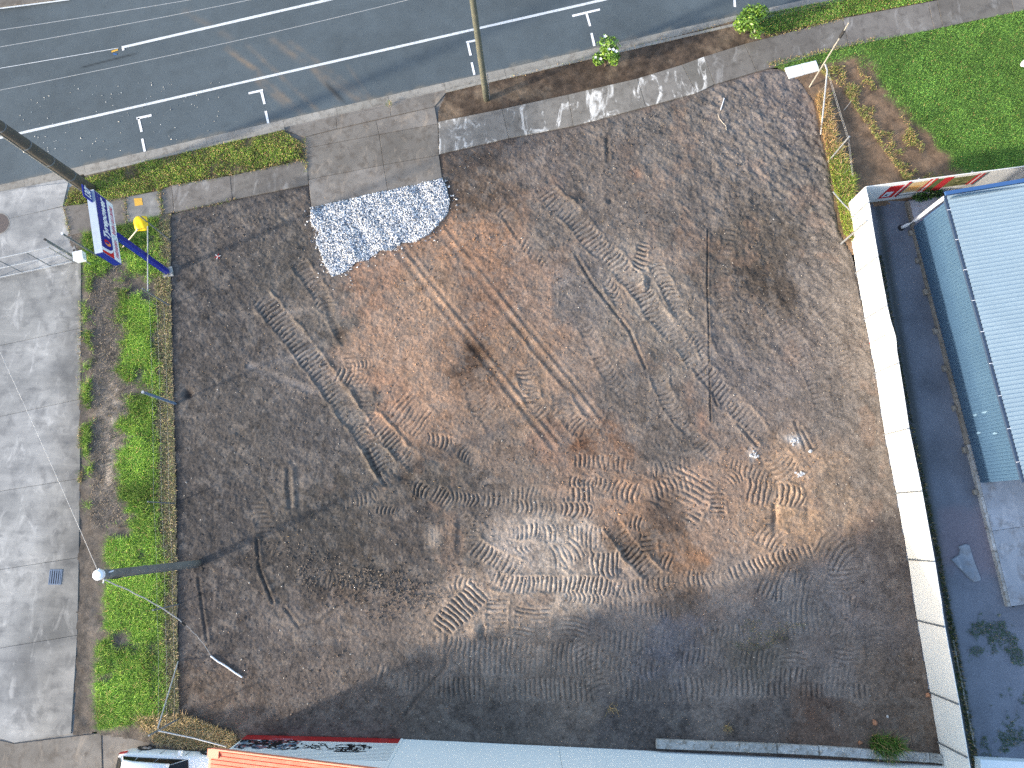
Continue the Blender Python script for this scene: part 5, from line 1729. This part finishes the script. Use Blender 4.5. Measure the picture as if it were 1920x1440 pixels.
MB().tube([dp0 + UP * (EAVE - .05), dp0 + UP * 2.6 - we * .03, dp0 + UP * .9 - we * .05, dp0 + UP * .35 - we * .10, dp0 + UP * .10 - we * .28], .085, 10).build('downpipe', 'downpipe', sh, smooth=True)
dh = dp0 - we * .28
MB().tube([dh + UP * .0, dh + UP * .03], .16, 14).build('drain_mouth', 'black', sh)
sl = thing('shed_floor', Vector((WB.x, WB.y, 0)), 'raised concrete floor of the blue shed running past its end', 'slab')
del sl['category']
struct(sl)
e0, e1 = P(1705, 376, ZS), P(1896, 1137, ZS)
for s0, s1 in ((0, .66), (.66, .83), (.83, 1.0)):
    a, b = e0.lerp(e1, s0), e0.lerp(e1, s1)
    poly = [a.xy, b.xy, (b + we * 14).xy, (a + we * 14).xy]
    MB().prism(inset(ccw([Vector(p) for p in poly]), .006), -.1, ZS + rnd.uniform(-.004, .002), .01).build('floor_slab', 'shed_slab', sl)
ed = (e1 - e0)
ed.z = 0
EL = ed.length
ed.normalize()
for k in range(8):
    s0, s1 = k * EL / 8 + .01, (k + 1) * EL / 8 - .01
    c0 = Vector((e0.x, e0.y, 0)) + ed * (s0 + s1) / 2 - we * .07
    MB().box(c0 + UP * .10, ed * (s1 - s0) / 2, we * .06, UP * .14).build('edge_beam', 'brown_edge' if k < 5 else 'block', sl)
for k, (u, v) in enumerate(((1716, 437), (1722, 490), (1737, 548), (1752, 622), (1776, 690), (1793, 765), (1813, 843), (1833, 922))):
    c0 = P(u, v, 0)
    s = (c0 - Vector((e0.x, e0.y, 0))).dot(ed)
    c0 = Vector((e0.x, e0.y, 0)) + ed * s - we * .22
    MB().prism([(c0 + ed * a * rnd.uniform(.10, .15) + we * b * .09).xy for a, b in ((-1, -1), (1, -1), (1, 1), (-1, 1))], -.02, .16 + rnd.uniform(0, .05), .03).build('footing_block', 'brown_edge', sl)

bk = MB()
poly = [(1784, 1049), (1799, 1040), (1801, 1031), (1798, 1025), (1811, 1020), (1818, 1022), (1826, 1048), (1840, 1086), (1838, 1089), (1828, 1091), (1818, 1084)]
bk.prism(pxpoly(poly, .10), .0, .11, .03)
tag(bk.build('broken_slab', 'shed_slab'), 'broken V-shaped concrete piece lying in the shaded passage', 'rubble')
lw = MB().prism(pxpoly([(1838, 1424), (2000, 1433), (2000, 1500), (1845, 1500)], .5), -.05, .5, .02).build('low_wall', 'wall_white')
tag(lw, 'low white wall across the lower end of the passage', 'wall')
pe = MB().prism(pxpoly([(1786, 1200), (1789, 1200), (1829, 1400), (1826, 1401)], .05), -.03, .06, .01).build('edging_strip', 'block')
tag(pe, 'thin pale concrete edging between white fence weeds and passage', 'edging')

# ================================================================== BOTTOM BUILDINGS
bA, bB = P(463, 1379), P(1778, 1413)
bd = (bB - bA)
bd.z = 0
bd.normalize()
bn = Vector((-bd.y, bd.x, 0))                  # faces the lot
BL_ = (P(756, 1384) - bA).dot(bd)
EH, SLOPE = 2.66, .28
gb = thing('gabled_building', bA, 'white walled building with red base band and orange ribbed roof at bottom', 'building')
ridge = BL_ * .92


def rake(s):
    return EH + SLOPE * s


def wp(s, z, off=0.0):
    return Vector((bA.x, bA.y, z)) + bd * s + bn * off


BD = 14.0
wv_ = [wp(0, -.1), wp(BL_, -.1), wp(BL_, rake(BL_)), wp(0, rake(0))]
wv_ += [v - bn * .15 for v in wv_]
gwall = put('end_wall', wv_, [(3, 2, 1, 0), (4, 5, 6, 7), (1, 2, 6, 5)], 'wall_white', gb)
wv_ = [wp(0, -.1, -.15), wp(0, EH, -.15), wp(0, EH, -BD), wp(0, -.1, -BD)]
wv_ += [v + bd * .15 for v in wv_]
put('side_wall', wv_, [(0, 1, 2, 3), (7, 6, 5, 4), (0, 4, 5, 1)], 'wall_white', gb)
# cladding lines: thin horizontal boards
nb_ = 13
for k in range(nb_):
    z0 = .62 + k * .18
    s0 = max(0, (z0 + .17 - EH) / SLOPE) + .01
    if s0 > BL_ - .3:
        break
    vs = [wp(s0, z0, .006), wp(BL_ - .12, z0, .006), wp(BL_ - .12, z0 + .172, .016), wp(s0, z0 + .172, .016)]
    vs2 = [wp(s0, z0 - .004, .002), wp(BL_ - .12, z0 - .004, .002)]
    put('board', vs + vs2, [(0, 1, 2, 3), (0, 4, 5, 1)][:1], 'wall_white', gwall)
vs = [wp(0.0, -.05, .02), wp(BL_ - .10, -.05, .02), wp(BL_ - .10, .60, .02), wp(0.0, .60, .02)]
put('base_band', vs + [v - bn * .02 for v in vs], [(0, 1, 2, 3), (3, 2, 6, 7)], 'red_paint', gb)
MB().box(wp(BL_ - .05, rake(BL_) / 2, .02), bd * .05, bn * .02, UP * rake(BL_) / 2).build('corner_trim', 'wall_white', gb)
# ribbed orange roof: ribs run up the slope
sl_n = (bd + UP * SLOPE).normalized()
r_up = (UP - bd * SLOPE).normalized()
rlen = (BL_ + .45) / math.cos(math.atan(SLOPE))
ro = wp(-.45, EH - .45 * SLOPE + .06, .14)
ribbed(ro, -bn, BD, sl_n, rlen, r_up, .16, .03, 'roof', 'orange_roof', gb)
MB().box(ro + sl_n * rlen / 2 - r_up * .02 + bn * .03, sl_n * rlen / 2, bn * .03, r_up * .10).build('barge_board', 'orange_trim', gb)
MB().box(ro - bn * BD / 2 - r_up * .05 - sl_n * .06, bn * (BD / 2 + .03), sl_n * .06, r_up * .05).build('gutter', 'orange_trim', gb)
MB().box(ro - bn * .12 - r_up * .0 + sl_n * .10 + UP * .02, bn * .16, sl_n * .26, r_up * .05).build('gutter_end', 'orange_trim', gb)
# sprayed tags on the wall: flat paint
def scrawl(s0, s1, z0, z1, n, seed, w, col, off):
    rg = random.Random(seed)
    vs, fs = [], []
    for k in range(n):
        p = Vector((rg.uniform(s0, s1), rg.uniform(z0, z1)))
        a = rg.uniform(0, 6.28)
        curl = rg.uniform(-1.2, 1.2)
        pts = []
        for j in range(rg.randint(6, 14)):
            pts.append(p.copy())
            p = p + Vector((math.cos(a) * .075, math.sin(a) * .085))
            a += curl * .5 + rg.uniform(-.7, .7)
            p.y = min(max(p.y, z0), z1)
            p.x = min(max(p.x, s0), s1)
        for j in range(len(pts) - 1):
            d = pts[j + 1] - pts[j]
            if d.length < 1e-4:
                continue
            nn = Vector((-d.y, d.x)).normalized() * w * rg.uniform(.6, 1.2)
            kx = len(vs)
            o_ = off + .0004 * (k % 9) + .0002 * (j % 2)
            vs += [wp(q_.x, q_.y, o_) for q_ in (pts[j] - nn, pts[j + 1] - nn, pts[j + 1] + nn, pts[j] + nn)]
            fs.append((kx, kx + 1, kx + 2, kx + 3))
    return stuff(put('graffiti', vs, fs, 'print', gwall, cols=np.tile(np.array(lin(*col)), (len(vs), 1))))


scrawl(.15, 2.55, .75, 1.85, 26, 1, .05, (150, 90, 90), .020)
scrawl(.15, 2.6, .75, 1.9, 30, 2, .05, (96, 118, 140), .026)
scrawl(.10, 2.7, .70, 1.95, 30, 3, .05, (24, 22, 28), .032)
scrawl(2.7, 4.9, .95, 1.75, 22, 4, .024, (20, 20, 26), .020)
scrawl(4.2, 5.7, 1.0, 2.0, 22, 5, .034, (20, 20, 26), .026)
scrawl(1.2, 2.2, .42, .58, 10, 6, .012, (200, 140, 160), .026)

# long white panel wall to the right
bC = Vector((bA.x, bA.y, 0)) + bd * BL_
bE = P(1780, 1436)
b2 = (bE - bC)
b2.z = 0
TOTAL = b2.length
b2.normalize()
n2_ = Vector((-b2.y, b2.x, 0))
PWH = 7.0


def wq_(s_, z, off=0.0):
    return Vector((bC.x, bC.y, z)) + b2 * s_ + n2_ * off


pw = thing('panel_wall_building', bC, 'tall plain white panel wall closing the bottom of the lot', 'building')
cuts = [.01] + [(P(u, 1394) - bC).dot(b2) for u in (1048, 1308, 1560)] + [TOTAL + .1]
for i in range(len(cuts) - 1):
    s0, s1 = cuts[i] + .008, cuts[i + 1] - .008
    MB().box(wq_((s0 + s1) / 2, PWH / 2 - .05, -.06 + .012), b2 * (s1 - s0) / 2, n2_ * .06, UP * (PWH / 2 + .05)).build('wall_panel', 'wall_white', pw)
MB().box(wq_(TOTAL / 2, PWH / 2 - .3, -.25), b2 * TOTAL / 2, n2_ * .12, UP * (PWH / 2 + .2)).build('wall_core', 'wall_white', pw)
MB().box(wq_(TOTAL / 2, PWH - .15, -7.2), b2 * TOTAL / 2, n2_ * 6.8, UP * .06).build('roof', 'roof_pale', pw)
MB().box(wq_(TOTAL / 2, PWH + .02, -.06), b2 * TOTAL / 2, n2_ * .10, UP * .02).build('wall_cap', 'wall_white', pw)
# concrete blocks at its foot
blocks = [((1231, 1387), (1456, 1396)), ((1458, 1396), (1535, 1400)), ((1537, 1400), (1743, 1413)), ((1745, 1413), (1777, 1417))]
lbs = ['longest weathered concrete beam at the foot of the white wall, leftmost', 'short pale concrete beam second from left at the white wall', 'long concrete beam with a grass tuft growing over it', 'short mossy concrete block in the corner by the white fence']
for (p, q), lb in zip(blocks, lbs):
    a, b = P(p[0], p[1], .22), P(q[0], q[1], .22)
    d = (b - a)
    d.z = 0
    d.normalize()
    n2 = Vector((d.y, -d.x, 0))
    poly = [a.xy, b.xy, (b + n2 * .36).xy, (a + n2 * .36).xy]
    tag(MB().prism(ccw([Vector(x) for x in poly]), -.05, .22 + rnd.uniform(-.02, .02), .02).build('concrete_beam', 'block'), lb, 'beam', 'beams at the white wall')
q = sample_px([(1632, 1378), (1672, 1380), (1690, 1402), (1660, 1416), (1630, 1404)], 900, 41)
blades('grass_tuft', q, .55, .022, gcols(len(q), (78, 112, 46), .3, .18), .9)
bpy.data.objects['grass_tuft']['label'] = 'tall green grass tuft growing over the beam at the bottom right'
del bpy.data.objects['grass_tuft']['kind']
bpy.data.objects['grass_tuft']['category'] = 'grass tuft'
for (u, v), lb in (((1145, 1327), 'small straw tuft in the shaded earth near the white wall'), ((1362, 1364), 'small straw tuft just above the leftmost concrete beam')):
    q = np.array([tuple(P(u + rnd.gauss(0, 5), v + rnd.gauss(0, 4)).xy) for k in range(40)])
    o = blades('straw_tuft', q, .22, .016, gcols(len(q), (150, 140, 90), .2, .8), 1.3)
    del o['kind']
    tag(o, lb, 'straw')

# stones one can pick out
for k, (u, v, r_, mt, lb) in enumerate(((1640, 1354, .12, 'mud_dry', 'largest reddish lump of clay near the bottom right corner of the lot'), (1664, 1343, .07, 'chalk', 'white stone right of the largest reddish clay lump'), (1519, 846, .10, 'chalk', 'pale round stone at the end of a track above the orange clay'),
                                        (1613, 1393, .10, 'mud_dry', 'tan clay lump beside the grass tuft at the white wall'), (1740, 1302, .10, 'mud_dry', 'orange stone at the foot of the white fence post'))):
    m = MB()
    c0 = P(u, v, r_ * .5)
    tv, tf = blob_template(50 + k)
    tag(m.add([c0 + Vector(x) * r_ for x in tv], tf.tolist()).build('stone', mt, smooth=False), lb, 'stone', 'loose stones on the lot')
for (u, v), lb in (((1500, 890), 'small heap of white rubble on orange clay'), ((1488, 826), 'white powdery rubble at the end of a digger track'), ((1411, 855), 'pinkish white crumbled patch of rubble left of the orange clay')):
    m = MB()
    for k in range(14):
        c0 = P(u + rnd.gauss(0, 4.5), v + rnd.gauss(0, 3.2), .03)
        tv, tf = blob_template(90 + k)
        m.add([c0 + Vector((x[0], x[1], x[2] * .5)) * rnd.uniform(.03, .075) for x in tv], tf.tolist())
    tag(m.build('rubble', 'chalk'), lb, 'rubble')

# ================================================================== CAR
rw, fw = P(282, 1398, .0), P(398, 1405.5, .0)
cd_ = (fw - rw)
cd_.z = 0
WBASE = cd_.length
cd_.normalize()
cs_ = Vector((cd_.y, -cd_.x, 0))               # across the car, away from the lot
car = thing('parked_car', rw, 'white hatchback parked beside the orange roof at the bottom left', 'car')
CW = 1.74


def cpnt(x, y, z):
    """x along the car from the rear axle, y across from the near side, z up"""
    return Vector((rw.x, rw.y, 0)) + cd_ * x + cs_ * y + UP * z


def loft(secs, name, mat, smooth=True, close=True):
    n = len(secs[0])
    vs = [p for s in secs for p in s]
    fs = []
    for i in range(len(secs) - 1):
        for k in range(n - (0 if close else 1)):
            fs.append((i * n + k, i * n + (k + 1) % n, (i + 1) * n + (k + 1) % n, (i + 1) * n + k))
    if close:
        fs.append(tuple(range(n))[::-1])
        fs.append(tuple((len(secs) - 1) * n + k for k in range(n)))
    return put(name, vs, fs, mat, car, smooth=smooth)


secs = []
for x, zb_, zs_, ins in ((-.92, .42, .82, .26), (-.86, .30, .95, .12), (-.60, .24, 1.0, .03), (0, .22, 1.0, 0), (1.2, .20, .96, 0), (2.2, .22, .92, .0), (2.75, .24, .86, .03), (3.2, .28, .76, .12), (3.42, .36, .62, .32)):
    y0, y1 = ins, CW - ins
    secs.append([cpnt(x, y0 + .03, zb_), cpnt(x, y0, zb_ + .15), cpnt(x, y0 + .01, (zb_ + zs_) / 2), cpnt(x, y0 + .03, zs_ - .1), cpnt(x, y0 + .10, zs_),
                 cpnt(x, y1 - .10, zs_), cpnt(x, y1 - .03, zs_ - .1), cpnt(x, y1 - .01, (zb_ + zs_) / 2), cpnt(x, y1, zb_ + .15), cpnt(x, y1 - .03, zb_)])
loft(secs, 'body', 'car_paint')
secs = []
for x, z, ins in ((-.62, 1.10, .16), (-.45, 1.36, .24), (0.0, 1.45, .25), (.7, 1.48, .25), (1.25, 1.44, .27), (1.5, 1.36, .29)):
    secs.append([cpnt(x, ins - .03, z - .07), cpnt(x, ins + .02, z - .015), cpnt(x, CW / 2, z + .03), cpnt(x, CW - ins - .02, z - .015), cpnt(x, CW - ins + .03, z - .07), cpnt(x, CW - ins, z - .09), cpnt(x, ins, z - .09)])
loft(secs, 'roof', 'car_paint')


def panel4(name, pts, mat):
    c = sum(pts, Vector()) / len(pts)
    return put(name, list(pts), [tuple(range(len(pts)))], mat, car)


for y_, yt, nm in ((.17, .33, 1), (CW - .17, CW - .33, -1)):
    panel4('cabin_side', [cpnt(-.75, y_, .99), cpnt(2.1, y_, .92), cpnt(1.45, yt, 1.35), cpnt(.7, yt, 1.43), cpnt(0, yt, 1.40), cpnt(-.50, yt, 1.30)], 'car_paint')
    e_ = -.010 * nm
    sgw = []
    for w4 in ([(-.62, .06), (-.03, .06), (-.01, .97), (-.44, .90)], [(.0, .06), (.86, .06), (.74, .97), (.02, .97)], [(.89, .06), (2.02, .05), (1.44, .90), (.77, .97)]):
        pts = []
        for x, f in w4:
            zl = .97 + (.90 - .97) * (x + .75) / 2.85
            zt_ = 1.41
            pts.append(cpnt(x, y_ + (yt - y_) * f + e_, zl + (zt_ - zl) * f))
        panel4('side_window', pts, 'glass')
panel4('windscreen', [cpnt(2.10, .16, .94), cpnt(2.25, CW / 2, .95), cpnt(2.10, CW - .16, .94), cpnt(1.50, CW - .32, 1.34), cpnt(1.52, CW / 2, 1.38), cpnt(1.50, .32, 1.34)], 'glass')
panel4('rear_window', [cpnt(-.86, .24, .96), cpnt(-.62, .26, 1.17), cpnt(-.58, CW / 2, 1.24), cpnt(-.62, CW - .26, 1.17), cpnt(-.86, CW - .24, .96), cpnt(-.90, CW / 2, .98)], 'glass')
for y_ in (-.006, CW + .006):
    sgn_ = 1 if y_ < 1 else -1
    panel4('tail_light', [cpnt(-.89, y_ + .10 * sgn_, .74), cpnt(-.52, y_ + .0 * sgn_, .84), cpnt(-.50, y_ + .03 * sgn_, .95), cpnt(-.86, y_ + .14 * sgn_, .985)], 'tail')
    for x in (0, WBASE):
        wh = MB()
        c0 = cpnt(x, y_, .31)
        prof = [(.20, 0), (.27, -.02), (.31, 0), (.31, .16), (.2, .19)]
        n = 24
        vs, fs = [], []
        for j in range(n):
            a = 2 * math.pi * j / n
            for r_, o_ in prof:
                vs.append(c0 + cd_ * math.cos(a) * r_ + UP * math.sin(a) * r_ + cs_ * (o_ * sgn_))
        m_ = len(prof)
        for j in range(n):
            for k in range(m_ - 1):
                fs.append((j * m_ + k, j * m_ + k + 1, ((j + 1) % n) * m_ + k + 1, ((j + 1) % n) * m_ + k))
        ty = put('wheel', vs, fs, 'tyre', car)
        vs = [c0 + cs_ * (.005 * sgn_)]
        fs = []
        for j in range(20):
            a = 2 * math.pi * j / 20
            r_ = .21 if j % 4 != 0 else .20
            vs.append(c0 + cd_ * math.cos(a) * r_ + UP * math.sin(a) * r_ + cs_ * ((.03 if j % 4 == 2 else .0) * sgn_))
        fs = [(0, 1 + j, 1 + (j + 1) % 20) for j in range(20)]
        put('rim', vs, fs, 'rim', ty)
        arch = [c0 + cd_ * math.cos(a) * .37 + UP * math.sin(a) * .37 - cs_ * (.022 * sgn_) for a in np.linspace(-.3, math.pi + .3, 14)]
        arch2 = [c0 + cd_ * math.cos(a) * .30 + UP * math.sin(a) * .30 - cs_ * (.004 * sgn_) for a in np.linspace(-.3, math.pi + .3, 14)]
        put('wheel_arch', arch + arch2, [(k, k + 1, 15 + k, 14 + k) for k in range(13)], 'black', car)
for x in (.35, 1.35):
    MB().box(cpnt(x, .012, .80), cd_ * .09, cs_ * .018, UP * .015).build('door_handle', 'car_paint', car)
for x in (-.05, .88, 1.95):
    MB().box(cpnt(x, .012, .62), cd_ * .004, cs_ * .010, UP * .28).build('door_gap', 'black', car)
MB().box(cpnt(1.75, -.08, .98), cd_ * .07, cs_ * .10, UP * .06).build('mirror', 'car_paint', car)
MB().box(cpnt(1.2, .0, .36), cd_ * .95, cs_ * .012, UP * .02).build('sill_strip', 'black', car)
